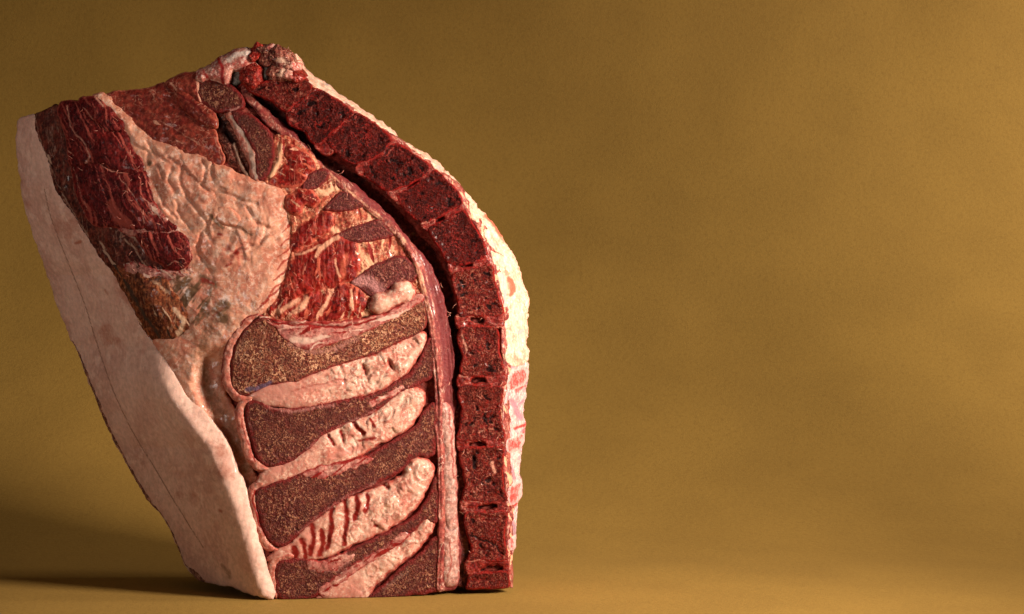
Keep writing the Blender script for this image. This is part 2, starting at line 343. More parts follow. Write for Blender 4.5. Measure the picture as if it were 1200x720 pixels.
def panel(name, pts, mat, h=0.0, dome=0.0, er=7.0, drop=2.8, thick=26.0, step=1.5, rough=0.9, rper=6.0, jag=1.6, jper=9.0, strokes=(),
          fib=None, fh=None, grow=3.0, back=None, parent=None, label=None, jagf=None):
    SEED[0] += 1; sd = SEED[0]
    o = spline(pts, True, 2.2)
    ctr = o.mean(0)
    # outward growth along normals and a little unevenness
    tn = np.roll(o, -1, 0) - np.roll(o, 1, 0); ln = np.hypot(tn[:, 0], tn[:, 1]) + 1e-9
    nrm = np.stack([tn[:, 1], -tn[:, 0]], 1) / ln[:, None]
    ar = np.sum(o[:, 0] * np.roll(o[:, 1], -1) - np.roll(o[:, 0], -1) * o[:, 1])
    if ar < 0: nrm = -nrm
    ds = seg_dist(o[:, 0], o[:, 1], SILH, True); gk = np.clip((ds - 1.5) / 5, 0, 1)
    if grow > 0.2 and back is None:
        g_ = 0.3 + (grow - 0.3) * gk
    else:
        g_ = grow
    if jagf is not None:
        jag = jag * jagf(o[:, 0], o[:, 1])
    o = o + nrm * (g_ + jag * fbm(o[:, 0], o[:, 1], jper, 2, sd) + 0.45 * jag * fbm(o[:, 0], o[:, 1], jper / 3, 2, sd + 7))[:, None]
    x0, y0 = o.min(0); x1, y1 = o.max(0)
    gx, gy = np.meshgrid(np.arange(x0, x1, step), np.arange(y0, y1, step * 0.87))
    gx = gx + (np.arange(gx.shape[0]) % 2)[:, None] * step * 0.5
    gx, gy = gx.ravel(), gy.ravel()
    gx = gx + rng.uniform(-.15, .15, len(gx)) * step; gy = gy + rng.uniform(-.15, .15, len(gy)) * step
    k = inside(gx, gy, o); gx, gy = gx[k], gy[k]
    k = seg_dist(gx, gy, o, True) > step * 0.55; gx, gy = gx[k], gy[k]
    n = len(o)
    vs = [Vector((a, b)) for a, b in o] + [Vector((a, b)) for a, b in zip(gx, gy)]
    V, _, F, *_ = delaunay_2d_cdt(vs, [(i, (i + 1) % n) for i in range(n)], [], 1, 1e-4)
    V = np.array([(v.x, v.y) for v in V]); F = np.array([f for f in F if len(f) == 3])
    a2 = (V[F[:, 1], 0] - V[F[:, 0], 0]) * (V[F[:, 2], 1] - V[F[:, 0], 1]) - (V[F[:, 2], 0] - V[F[:, 0], 0]) * (V[F[:, 1], 1] - V[F[:, 0], 1])
    F[a2 > 0] = F[a2 > 0][:, ::-1]                        # pixel y is down: this makes faces look at the camera
    F = F[:, ::-1]
    x, y = V[:, 0], V[:, 1]
    sdf = seg_dist(x, y, o, True)
    t = np.clip(sdf / er, 0, 1)
    H = h - drop * (1 - np.sqrt(np.clip(1 - (1 - t) ** 2, 0, 1)))
    if dome:
        H = H + dome * (1 - np.exp(-(sdf / (0.45 * sdf.max() + 1e-6)) ** 1.5))
    if rough:
        H = H + rough * (fbm(x, y, rper, 3, sd + 50) + 0.5 * fbm(x, y, rper * 3, 2, sd + 70)) * ss(0, 3, sdf)
    A = np.zeros(len(x)); B = np.zeros(len(x))
    if fib:
        ca, sa = math.cos(math.radians(fib['ang'])), math.sin(math.radians(fib['ang']))
        w = fbm(x, y, 30, 2, sd + 5) * fib.get('bend', 6)
        u, v = x * ca + y * sa, -x * sa + y * ca + w
        q = fbm(u / fib['len'], v / fib['wid'], 1.0, 3, sd + 3)
        H = H + fib.get('amp', 0.6) * q * ss(0, 4, sdf)
        for key in ('a', 'b'):
            if key in fib:
                m = ss(fib[key], fib[key] + 0.3, fbm(u / fib['len'] + 19, v / fib['wid'], 1.0, 3, sd + (9 if key == 'a' else 27)))
                if key == 'a': A = np.maximum(A, m)
                else: B = np.maximum(B, m)
    wx = x + 2.2 * fbm(x, y, 9, 2, sd + 1); wy = y + 2.2 * fbm(x, y, 9, 2, sd + 2)
    for st in strokes:
        key, amt, wd, path = st
        p = spline(path, False, 4.0) if len(path) > 2 else np.array(path, float)
        d = seg_dist(x, y, p) if key.endswith('s') else seg_dist(wx, wy, p)
        key = key[0]
        g = np.exp(-(d / wd) ** 2)
        if key == 'h': H = H + amt * g
        elif key == 'a': A = np.maximum(A, amt * g)
        else: B = np.maximum(B, amt * g)
    if fh is not None:
        r = fh(x, y, sdf, sd)
        H = H + r[0]
        if len(r) > 1: A = np.maximum(A, r[1])
        if len(r) > 2: B = np.maximum(B, r[2])
    D0 = depth(x, y)
    P = world(x, y, D0 - H)
    # boundary, skirt, back
    ed = {}
    for f in F:
        for i in range(3):
            e = (f[i], f[(i + 1) % 3])
            if (e[1], e[0]) in ed: del ed[(e[1], e[0])]
            else: ed[e] = 1
    nv = len(P)
    bid = {}
    skirt = []
    for (p, q) in ed:
        for r in (p, q):
            if r not in bid:
                bid[r] = nv + len(bid)
    bl = sorted(bid, key=bid.get)
    Pb = P[bl].copy()
    if back is None: Pb[:, 1] += thick * S
    else: Pb[:, 1] = back * S
    c = Pb.mean(0); Pb[:, 0] = c[0] + (Pb[:, 0] - c[0]) * 0.985
    Pb[:, 2] = np.where(Pb[:, 2] < 2 * S, Pb[:, 2], c[2] + (Pb[:, 2] - c[2]) * 0.985)
    for (p, q) in ed: skirt.append((q, p, bid[p], bid[q]))
    # close the back: walk the ring
    nxt = {p: q for (p, q) in ed}
    rings, seen = [], set()
    for s0 in nxt:
        if s0 in seen: continue
        ring, cur = [], s0
        while cur in nxt and cur not in seen:
            seen.add(cur); ring.append(bid[cur]); cur = nxt[cur]
        if len(ring) > 2: rings.append(ring[::-1])
    me = bpy.data.meshes.new(name)
    allv = np.concatenate([P, Pb]) - ORG
    me.from_pydata(allv.tolist(), [], [tuple(f) for f in F.tolist()] + skirt + rings)
    me.update()
    me.polygons.foreach_set("use_smooth", [True] * len(me.polygons))
    nb = len(Pb)
    for nm, arr, bv in (("edge", sdf, np.zeros(nb)), ("a", A, A[bl]), ("b", B, B[bl])):
        at = me.attributes.new(nm, 'FLOAT', 'POINT'); at.data.foreach_set("value", np.concatenate([arr, bv]).astype(np.float32))
    me.materials.append(M[mat])
    ob = bpy.data.objects.new(name, me); COL.objects.link(ob); ob.parent = parent or root
    if label: ob['label'] = label
    return ob


# ------------------------------------------------------------------ paper sweep (surface and background)
def paper():
    t = NT("mustard_paper")
    col = t.mix(t.rng(t.noise(170, 3), 0.3, 0.7), (0.330, 0.184, 0.0355), (0.290, 0.160, 0.0305))
    col = t.mix(t.rng(t.noise(2.6, 3, 0.7, off=8), 0.35, 0.7, 0.0, 0.45), col, (0.36, 0.215, 0.048))
    col = t.mix(t.rng(t.noise(6, 3, 0.7, off=18), 0.45, 0.72, 0.0, 0.42), col, (0.23, 0.124, 0.024))
    t.set(t.b.inputs["Base Color"], col); t.b.inputs["Roughness"].default_value = 0.8
    t.b.inputs["Specular IOR Level"].default_value = 0.25
    h = t.math('ADD', t.noise(2.4, 4, 0.7), t.math('MULTIPLY', t.noise(9, 3, 0.6, off=4), 1.5))
    bp = t.n.new("ShaderNodeBump"); bp.inputs["Strength"].default_value = 0.32; bp.inputs["Distance"].default_value = S * 1.5
    t.l.new(h, bp.inputs["Height"]); t.l.new(bp.outputs[0], t.b.inputs["Normal"])
    # profile: floor, curve, wall
    prof = []
    y0, yc, r, top = -1.9, 0.30, 0.95, 2.2
    for i in range(60): prof.append((y0 + (yc - y0) * i / 60, 0.0))
    for i in range(40):
        a = math.pi / 2 * i / 40; prof.append((yc + r * math.sin(a), r - r * math.cos(a)))
    for i in range(40): prof.append((yc + r, r + (top - r) * i / 39))
    prof = np.array(prof); nx = 130; xs = np.linspace(-1.9, 1.9, nx)
    tang = np.gradient(prof, axis=0); tang /= np.linalg.norm(tang, axis=1)[:, None]
    v, f = [], []
    sl = np.arange(len(prof)) * 0.035
    for j, (py, pz) in enumerate(prof):
        wob = (fbm(xs, np.full(nx, sl[j]), 0.42, 3, 400)) * 0.016 * ss(0.45, 0.9, np.array([py]))[0]
        for i in range(nx):
            v.append((xs[i], py - tang[j, 1] * wob[i], pz + tang[j, 0] * wob[i]))
    for j in range(len(prof) - 1):
        for i in range(nx - 1):
            a = j * nx + i; f.append((a, a + 1, a + nx + 1, a + nx))
    me = bpy.data.meshes.new("backdrop_paper"); me.from_pydata(v, [], f); me.update()
    me.polygons.foreach_set("use_smooth", [True] * len(me.polygons)); me.materials.append(t.m)
    o = bpy.data.objects.new("backdrop_paper", me); COL.objects.link(o); o['kind'] = 'structure'
    o['label'] = "mustard brown paper sweep under and behind the meat"
    return o


paper()

# ------------------------------------------------------------------ inner flesh: the solid body behind every part
BODY_CAN = CAN = [(292, 103), (300, 112), (322, 134), (344, 152), (367, 174), (389, 196), (411, 208), (433, 226), (452, 242), (469, 261), (484, 279), (500, 297), (511, 318), (521, 343),
       (527, 371), (530, 395), (532, 427), (531, 454), (533, 470), (532, 489), (532, 517), (534, 545), (535, 587), (537, 614), (539, 640), (540, 660), (542, 686)]
panel("inner_flesh", SIL_LEFT + SIL_TOP + SIL_RIGHT, 'flesh', h=-7, er=8, drop=4, back=215, step=3, grow=-3.5, rough=1.8, rper=12,
      strokes=[('h', -24, 11, BODY_CAN), ('h', -22, 28, [(258, 420), (254, 450), (262, 480), (276, 515), (286, 548), (294, 575)]), ('h', -6, 14, [(250, 140), (275, 170), (296, 205)])])

# ------------------------------------------------------------------ left side: fat slab, rind, dried strip, muscles
side_pts = SIL_LEFT + [(30, 136), (40, 136), (44, 162), (56, 190), (64, 218), (83, 251), (103, 281), (119, 306), (136, 323), (150, 351), (164, 384), (179, 403),
                       (196, 425), (216, 461), (241, 489), (263, 517), (279, 556), (289, 580), (296, 610), (302, 635), (313, 670)]


def side_h(x, y, sdf, sd):
    R = along(RIDGE, y)
    w = ss(390, 470, y)
    lip = w * (12.0 * np.exp(-((x - R + 6) / 18.0) ** 2))
    pock = ss(0.15, 0.6, fbm(x, y, 26, 2, 911)) * fbm(x, y, 5, 2, 912) * 0.5
    lines = 0.30 * fbm(x * 0.25 + y * 0.1, y * 0.04 - x * 0.1, 1.0, 2, 913)
    a = np.maximum(0.62 * ss(0.10, 0.6, fbm(x, y, 46, 4, 915)), 0)
    # pink blush along the lip
    a = np.maximum(a, 0.45 * w * np.exp(-((x - R - 20) / 7.0) ** 2) * (0.6 + 0.6 * fbm(x, y, 8, 2, 77)))
    return lip + pock + lines, a


line = [(52, 222), (60, 256), (78, 303), (100, 359), (112, 398), (132, 456), (154, 503), (182, 550), (207, 592), (238, 642)]
panel("side_fat", side_pts, 'side', h=1.0, er=10, drop=4, thick=30, rough=0.7, rper=22, grow=2.5, fh=side_h, strokes=[
    ('hs', -1.1, 0.9, line), ('bs', 0.95, 0.9, line), ('a', 0.9, 3.0, [(90, 284), (95, 282)]), ('a', 0.6, 3, [(122, 340), (126, 345)]),
    ('a', 0.35, 8, [(118, 430), (150, 470)]), ('a', 0.30, 12, [(200, 520), (225, 505)]), ('a', .8, 4, [(258, 598)]), ('a', .35, 5, [(140, 480), (170, 530)]), ('a', .4, 3, [(76, 250), (84, 268)]), ('b', .45, 1.2, [(205, 470), (214, 500)]), ('h', -0.8, 1.2, [(150, 420), (186, 500)]), ('h', -0.8, 1.0, [(60, 200), (72, 240)]), ('a', .4, 6, [(230, 600), (246, 640)]), ('b', 0.7, 3.5, [(262, 662), (270, 676)]),
    ('h', 2.0, 4, [(258, 658), (266, 670)])])
rind_in = [(216.5, 661), (211, 646), (203, 628), (196, 613), (186, 598), (177.5, 588), (161, 561.5), (153.5, 548), (128.5, 501), (115, 468), (104.5, 441), (95, 419)]
panel("rind", [(85, 400), (93, 417), (102, 442), (113, 469), (127, 503), (152, 550), (160, 564), (177, 591), (186, 600), (197, 615), (205, 632), (212, 650), (219, 664),
               (233, 680), (240, 681)] + [(228, 668)] + rind_in, 'rind', h=1.6, er=3, drop=2.4, thick=60, rough=1.4, rper=6, jag=1.2, jper=7, step=1.2, grow=0.4)
panel("dried_muscle", [(41, 136), (55, 127), (68, 122), (73, 140), (78, 165), (84, 196), (92, 238), (108, 264), (122, 298), (138, 322), (130, 319), (119, 306), (103, 281),
                       (83, 251), (64, 218), (56, 190), (44, 162)], 'dry', h=-1, er=4, drop=4, fib=dict(ang=68, len=26, wid=4, amp=1.6, a=0.5), rough=1.0,
      strokes=[('a', 0.6, 1.3, [(43, 140), (47, 165), (58, 190), (66, 214), (85, 248), (104, 278)]), ('a', .7, 1.6, [(70, 235), (84, 252), (92, 272)])])
mf = dict(ang=66, len=40, wid=2.2, amp=1.0, b=0.16, a=0.62, bend=8)
panel("shoulder_muscle", [(70, 122), (90, 117), (98, 130), (112, 143), (126, 154), (145, 151), (153, 172), (168, 198), (150, 202), (132, 198), (112, 190), (98, 193),
                          (85, 193), (80, 162), (73, 140)], 'muscle', h=2, dome=3.5, er=8, drop=3, fib=mf, rough=1.0,
      strokes=[('a', 0.70, 1.44, [(79, 125), (83, 150), (96, 165), (104, 180), (100, 192)]), ('a', 0.47, 1.98, [(100, 168), (104, 182)]), ('a', 0.55, 1.26, [(150, 176), (158, 186)])])
panel("shoulder_muscle", [(93, 116), (107, 113), (120, 121), (134, 134), (146, 148), (138, 153), (126, 153), (112, 141), (98, 128)], 'muscle', h=2.5, dome=3, er=5,
      drop=3, fib=mf, strokes=[('a', 0.70, 1.26, [(97, 127), (112, 143), (126, 155), (138, 154)]), ('a', 0.70, 2.70, [(112, 115), (122, 124)])])
panel("shoulder_muscle", [(85, 195), (98, 195), (112, 192), (132, 200), (150, 204), (169, 200), (174, 218), (182, 238), (192, 254), (206, 267), (190, 272), (165, 270), (148, 268),
                          (130, 264), (112, 264), (98, 242)], 'muscle', h=1.5, dome=3.5, er=8, drop=3, fib=mf, rough=1.0,
      strokes=[('a', 0.74, 1.08, [(112, 190), (124, 198), (140, 203), (168, 200)]), ('a', 0.70, 1.08, [(140, 206), (152, 226), (162, 240), (170, 262)]),
               ('a', 0.70, 0.99, [(165, 228), (172, 236), (180, 250), (190, 252)]), ('a', 0.62, 1.08, [(86, 196), (92, 220), (102, 246)]), ('a', 0.62, 1.98, [(174, 250), (186, 252), (190, 246)]),
               ('b', .9, 7, [(130, 240), (140, 258), (150, 262)])])
panel("shoulder_muscle", [(160, 276), (178, 273), (195, 274), (212, 275), (222, 288), (223, 304), (216, 314), (203, 317), (188, 308), (174, 297)], 'muscle', h=2, dome=2,
      er=8, drop=3.5, fib=mf, strokes=[('a', 0.62, 1.35, [(196, 312), (205, 306), (214, 312)]), ('a', 0.70, 1.35, [(222, 286), (224, 302)])])
panel("shoulder_muscle", [(108, 264), (130, 266), (152, 272), (166, 286), (174, 300), (190, 312), (182, 322), (160, 325), (138, 322), (122, 298)], 'dry', h=-1, dome=2,
      er=6, drop=4, fib=dict(ang=55, len=26, wid=4, amp=1.2, a=0.25), label="dark dried edge of the shoulder muscle",
      strokes=[('a', 0.78, 1.44, [(146, 280), (160, 296), (172, 312)]), ('a', 0.70, 2.70, [(150, 275), (160, 280)]), ('a', 0.62, 3.60, [(168, 316), (190, 318)]), ('a', 0.55, 4.50, [(150, 318), (180, 326)])])
panel("fascia", [(140, 268), (158, 267), (176, 265), (192, 268), (207, 270), (219, 277), (203, 278), (186, 276), (172, 276), (158, 278), (146, 274)], 'membrane', h=1.2, er=4, drop=2.5, grow=0.8, jag=2.2,
      fib=dict(ang=8, len=22, wid=2.4, amp=0.7, b=0.1, a=0.45), strokes=[('a', 1, 2.2, [(182, 272), (188, 273)])])
panel("fascia", [(146, 310), (160, 306), (172, 312), (190, 316), (208, 318), (224, 314), (228, 320), (214, 329), (196, 328), (178, 330), (160, 326), (146, 322)], 'membrane', h=1.6, er=5, drop=2.5, grow=0.8,
      jag=2.6, fib=dict(ang=35, len=18, wid=2.4, amp=0.9, b=0.05, a=0.4), label="greyish torn fascia between the shoulder and flank muscles")
panel("fascia", [(172, 238), (180, 236), (190, 248), (196, 258), (190, 260), (182, 254), (174, 248)], 'membrane', h=3.0, er=4, drop=2.5, grow=0.3, jag=2.4, fib=dict(ang=60, len=14, wid=2, amp=0.8, b=0.0, a=0.3))
panel("flank_muscle", [(132, 314), (158, 318), (188, 320), (202, 338), (211, 351), (219, 368), (221, 384), (210, 395), (194, 398), (181, 395), (167, 378), (152, 350)], 'flank',
      h=1, dome=3, er=12, drop=4, grow=4.5, jag=2.5, fib=dict(ang=58, len=36, wid=4, amp=1.2, a=0.40, b=0.35), rough=0.9,
      strokes=[('b', .8, 4, [(150, 336), (162, 358), (178, 384), (188, 394)]), ('a', .9, 4, [(205, 362), (214, 376), (210, 390)]), ('a', .6, 3, [(180, 330), (196, 342)])])

# ------------------------------------------------------------------ cavity fat: the wrinkled sheet
fat_pts = [(109, 111), (121, 110), (133, 122), (147, 137), (160, 151), (175, 163), (195, 172), (215, 180), (235, 186), (255, 194), (268, 200), (285, 208), (305, 214),
           (322, 222), (335, 232), (345, 250), (349, 268), (345, 285), (341, 305), (335, 325), (330, 345), (318, 358), (300, 368), (285, 380), (272, 396), (264, 415), (260, 440),
           (261, 462), (270, 478), (282, 500), (285, 520), (290, 540), (298, 560), (297, 585), (291, 584), (279, 556), (263, 517), (241, 489), (216, 461), (196, 425), (180, 403),
           (194, 398), (211, 394), (221, 382), (211, 351), (200, 335), (206, 322), (222, 314), (226, 300), (223, 288), (206, 268), (190, 252), (181, 234), (174, 214), (168, 198),
           (153, 171), (146, 149), (128, 128), (114, 119)]


VALLEY = [(258, 420), (254, 450), (262, 480), (276, 515), (286, 548), (294, 575)]


def fat_h(x, y, sdf, sd):
    up = 0.85 * ss(350, 290, y) * ss(0, 12, sdf) * (1 - 0.55 * ss(285, 330, x))
    wx = x + 12 * fbm(x, y, 40, 2, 301); wy = y + 12 * fbm(x, y, 40, 2, 302)
    u = wx * 0.85 + wy * 0.52; v = -wx * 0.52 + wy * 0.85
    n1 = fbm(u / 1.9, v, 24, 2, 303)
    ridge = 1 - np.abs(n1) * 2.2
    crease = -0.6 * np.clip(ridge - 0.55, 0, 1) * 2 * up * ss(-0.25, 0.3, fbm(x, y, 45, 2, 305))
    n2 = fbm(u, v / 1.6, 10, 2, 309)
    crease2 = -1.8 * np.clip(1 - np.abs(n2) * 3 - 0.4, 0, 1) * up
    puff = 4.2 * fbm(wx, wy, 26, 2, 304) * up
    dv = seg_dist(x, y, VALLEY)
    lo = -3.6 * ss(312, 342, x) * ss(225, 245, y) - 19.0 * ss(33, 7, dv) * ss(400, 425, y) + 0.6 * fbm((x * 0.64 - y * 0.77) / 7, (x * 0.77 + y * 0.64) / 40, 1, 2, 306) * ss(320, 380, y)
    a = 0.62 * ss(0.3, 0.6, fbm(x, y, 22, 3, 307)) * up
    sm_ = fbm((x * 0.8 + y * 0.6) / 5, (-x * 0.6 + y * 0.8) / 22, 1, 3, 308)
    b = ss(-0.25, 0.5, sm_) * np.exp(-(((x - 222) / 34) ** 2 + ((y - 350) / 38) ** 2)) * 1.25
    b = np.maximum(b, 1.1 * np.exp(-(((x - 262) / 12) ** 2 + ((y - 368) / 24) ** 2)) * (0.6 + fbm(x, y, 12, 2, 310)))
    b = np.maximum(b, 0.62 * np.exp(-((seg_dist(x, y, [(248, 380), (232, 420), (250, 470), (275, 510), (288, 550)])) / 14) ** 2))  # shade of the recess beside the bones, put in as brown colour
    f = fbm(u / 1.5, v, 32, 2, 321) * 2.6; fr = f - np.floor(f)
    g = fbm(u, v / 1.5, 48, 2, 322) * 2.4; gr = g - np.floor(g)
    fold = (0.5 * (fr ** 1.3 - 0.5) + 1.3 * (gr ** 1.3 - 0.5)) * up * ss(-0.45, 0.1, fbm(x, y, 50, 2, 323))
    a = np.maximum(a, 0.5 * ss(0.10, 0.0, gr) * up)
    return crease + crease2 * 0.2 + puff + lo + fold, a * 0.7, b


def br(c, r, n, seed):
    q = random.Random(seed)
    return [[c, (c[0] + r * math.cos(k * 6.28 / n + q.random()), c[1] + r * math.sin(k * 6.28 / n + q.random()))] for k in range(n)]


crs = [[(171, 165), (182, 180), (196, 190), (206, 191)], [(196, 184), (205, 190), (213, 196), (224, 204)], [(212, 196), (211, 215), (219, 232), (234, 250), (243, 262)],
       [(236, 187), (241, 200), (236, 216)], [(246, 194), (249, 208)], [(252, 226), (268, 228), (286, 236), (300, 238)], [(205, 235), (212, 255), (224, 268)],
       [(232, 214), (244, 224), (262, 222)], [(150, 160), (160, 172), (174, 180), (172, 190)], [(200, 196), (198, 210), (206, 224)], [(184, 215), (192, 240), (206, 256)],
       [(270, 300), (282, 290), (300, 285), (318, 272)], [(290, 244), (302, 262), (322, 268), (338, 254)], [(238, 270), (232, 290), (238, 306)], [(296, 292), (306, 284), (312, 268)],
       [(246, 256), (242, 270), (248, 282)], [(262, 262), (280, 268), (292, 276)], [(175, 196), (186, 196), (190, 208)], [(220, 300), (236, 300), (246, 318)]]
st = [('h', -1.9, 2.2, c) for c in crs] + [('b', 0.45, 1.3, c) for c in crs]  # creases cut in, their shade painted brown as well
for i, p in enumerate(br((277, 298), 14, 7, 3)): st.append(('a', 0.6, 3.2, p))
st += [('a', 0.95, 5.0, [(277, 296)]), ('a', .75, 2.5, [(266, 313), (272, 308)]), ('a', .8, 2.5, [(256, 276), (259, 275)]), ('a', .7, 3.5, [(236, 328), (250, 333)]),
       ('b', .8, 6, [(236, 326), (252, 334)]), ('a', .8, 2.0, [(213, 195)]), ('b', .9, 4, [(174, 192)]), ('b', .8, 3, [(246, 252), (262, 268)]), ('a', .55, 3, [(260, 340), (256, 350)]),
       ('b', .7, 5, [(205, 330), (232, 336)]), ('a', .5, 5, [(262, 358), (250, 372)]), ('b', .6, 9, [(285, 268), (294, 276)])]
for (xa, ya) in [(338, 262), (336, 276), (334, 290), (332, 304), (328, 318), (324, 332), (316, 344), (344, 254), (308, 352)]:
    st.append(('a', 0.8, 1.6, [(xa + 14, ya - 8), (xa + 4, ya + 1), (xa - 10 + (ya % 7), ya + 12)]))
panel("cavity_fat", fat_pts, 'fat', h=2.0, er=14, drop=4.5, rough=0.9, rper=7, jag=2.6, jper=12, grow=4.5, fh=fat_h, strokes=st, jagf=lambda x, y: 1 + 1.9 * ss(312, 335, x) * ss(225, 245, y))
panel("fat_flap", [(252, 247), (262, 243), (274, 248), (281, 256), (276, 264), (264, 262), (255, 256)], 'fat', h=4.6, dome=0.5, er=5.0, drop=3.0, thick=10, rough=0.8, jag=2.6, jper=12)

# ------------------------------------------------------------------ neck end (upper left)
panel("neck_muscle", [(123, 111), (142, 106), (161, 105), (178, 101), (192, 97), (202, 104), (212, 122), (230, 140), (247, 150), (254, 168), (261, 190), (252, 193), (235, 186),
                      (215, 180), (195, 172), (175, 163), (160, 151), (147, 137), (133, 122)], 'neck', h=-1, dome=2, er=4, drop=2.5, rough=1.0,
      fib=dict(ang=25, len=20, wid=4, amp=0.7, a=0.5, b=0.55), strokes=[('a', .6, 1.1, [(184, 140), (200, 148), (225, 164), (240, 172)]), ('a', .55, 1.0, [(218, 168), (228, 162), (236, 170), (244, 174)]),
                                                                      ('a', .6, 1.2, [(252, 160), (260, 188)])])
panel("neck_muscle", [(193, 97), (211, 87), (228, 84), (234, 95), (232, 110), (236, 122), (222, 112), (208, 108), (200, 102)], 'neck', h=1, dome=3, er=5, drop=4,
      strokes=[('a', .9, 1.6, [(200, 98), (206, 104)]), ('a', .9, 2.2, [(231, 90), (233, 108), (236, 118)])])
panel("neck_muscle", [(206, 108), (217, 109), (236, 123), (250, 134), (252, 148), (244, 148), (233, 140), (217, 129)], 'neck', h=1.5, dome=3, er=4, drop=5,
      strokes=[('b', .8, 2, [(208, 110), (222, 118), (240, 134)])])
panel("gristle", [(250, 133), (262, 133), (273, 140), (283, 158), (291, 178), (298, 200), (299, 214), (290, 212), (276, 200), (264, 186), (255, 160)], 'gristle', h=-9, er=5,
      drop=4, fib=dict(ang=62, len=24, wid=5, amp=3.0), rough=1.5,
      strokes=[('b', 1, 7, [(255, 140), (264, 154), (272, 166)]), ('a', .8, 2.2, [(274, 170), (284, 196), (294, 212)]), ('h', 5, 3, [(274, 170), (284, 196), (294, 212)]), ('h', 4, 4, [(262, 160), (272, 186)])])
panel("tendon", [(229, 86), (244, 76), (256, 68), (275, 58), (292, 56), (299, 62), (297, 72), (284, 80), (271, 83), (266, 98), (258, 97), (246, 92), (236, 96)], 'tendon', h=3,
      dome=6, er=7, drop=6, rough=1.3, strokes=[('a', .9, 3, [(256, 66), (260, 82), (262, 96)]), ('b', .9, 4, [(268, 70), (282, 64), (292, 64)]), ('a', .8, 3, [(238, 82), (244, 92)]),
                                                ('a', .6, 2.5, [(284, 76), (296, 70)])])
panel("blood_clot", [(284, 80), (292, 76), (301, 77), (306, 85), (303, 97), (294, 104), (286, 99), (283, 90)], 'nub', h=3, dome=6, er=6, drop=6, rough=1.5, rper=7)
panel("blood_clot", [(295, 58), (301, 51), (308, 54), (307, 63), (300, 68), (294, 66)], 'nub', h=4, dome=3, er=4, drop=4, rough=2.0, rper=6)
panel("gristle", [(302, 56), (312, 53), (320, 52), (336, 57), (346, 66), (353, 78), (354, 88), (340, 92), (320, 93), (314, 86), (322, 76), (308, 74)], 'gristle', h=3, dome=5,
      er=6, drop=6, rough=4.2, rper=9, strokes=[('a', .9, 3, [(308, 60), (316, 56)]), ('a', .8, 4, [(328, 70), (338, 78), (330, 84)]), ('a', .9, 3, [(344, 74), (350, 84)]), ('a', .7, 3, [(322, 88), (340, 88)]),
                                                ('b', .9, 4, [(318, 80), (314, 90)])])
panel("cartilage", [(271, 88), (280, 82), (282, 90), (276, 99), (271, 96)], 'grey', h=-6, dome=2, er=3, drop=3)
panel("cartilage", [(307, 84), (312, 80), (316, 86), (312, 93), (308, 91)], 'grey', h=-4, dome=2, er=3, drop=2)
q5 = random.Random(12)
for (cx, cy, r, m) in [(306, 58, 7, 'gristle'), (316, 57, 6, 'tendon'), (326, 58, 7, 'gristle'), (335, 62, 6, 'gristle'), (343, 68, 6, 'gristle'), (330, 70, 8, 'gristle'), (349, 78, 6, 'tendon'), (340, 79, 7, 'gristle'),
                       (324, 84, 6, 'gristle'), (350, 88, 6, 'nub'), (296, 66, 5, 'nub'), (302, 54, 4.5, 'nub'), (340, 88, 7, 'tendon'), (246, 84, 6, 'tendon'), (292, 92, 6, 'nub')]:
    pp = []
    for k in range(7):
        an = k * 6.283 / 7; rr = r * q5.uniform(0.65, 1.25); pp.append((cx + rr * math.cos(an) * q5.uniform(.9, 1.3), cy + rr * math.sin(an) * 0.85))
    panel("shred", pp, m, h=q5.uniform(4, 8), dome=q5.uniform(1.5, 4), er=3.5, drop=4, rough=2.2, rper=6, step=1.2, thick=14)
panel("blood_clot", [(270, 84), (296, 70), (320, 76), (322, 94), (300, 106), (280, 108), (268, 98)], 'nub', h=-10, er=4, drop=3, rough=2.0, rper=8)

# ------------------------------------------------------------------ spinal canal, ligament, sheath
LIG = [(283, 108), (298, 124), (311, 141), (333, 158), (361, 182), (380, 200), (395, 214), (417, 234), (440, 252), (456, 264), (472, 283), (489, 313), (497, 343), (505, 377), (508, 404),
       (511, 440), (513, 462), (513, 503), (515, 531), (516, 573), (516, 614), (516, 645), (514, 690)]


def ribbon(cl, w0, w1=None):
    c = spline(cl, False, 8); t = np.gradient(c, axis=0); t /= np.hypot(t[:, 0], t[:, 1])[:, None]
    n = np.stack([t[:, 1], -t[:, 0]], 1)                    # points right/up of the run
    w1 = w0 if w1 is None else w1
    return [tuple(p) for p in c + n * w1] + [tuple(p) for p in (c - n * w0)[::-1]]


panel("spinal_canal", ribbon(CAN, 14, 12), 'canal', h=-21, er=3, drop=1, thick=10, rough=1.6, rper=10, grow=0,
      fh=lambda x, y, sdf, sd: (15.0 * ss(400, 500, y),),
      strokes=[('a', .55, 4, [(335, 160), (370, 190), (420, 222), (460, 260)]), ('b', .4, 2, [(524, 400), (526, 430)])])
# strip between the feather bones and the canal
lig_r = [(x - w, y + v) for (x, y), w, v in zip(CAN, [4] * 4 + [6] * 11 + [3] * 3 + [1] * 9, [3] * 4 + [4] * 8 + [0] * 15)]
lp = [p for p in LIG] + [(530, 690)] + [(x, y) for (x, y) in lig_r[::-1][1:]]


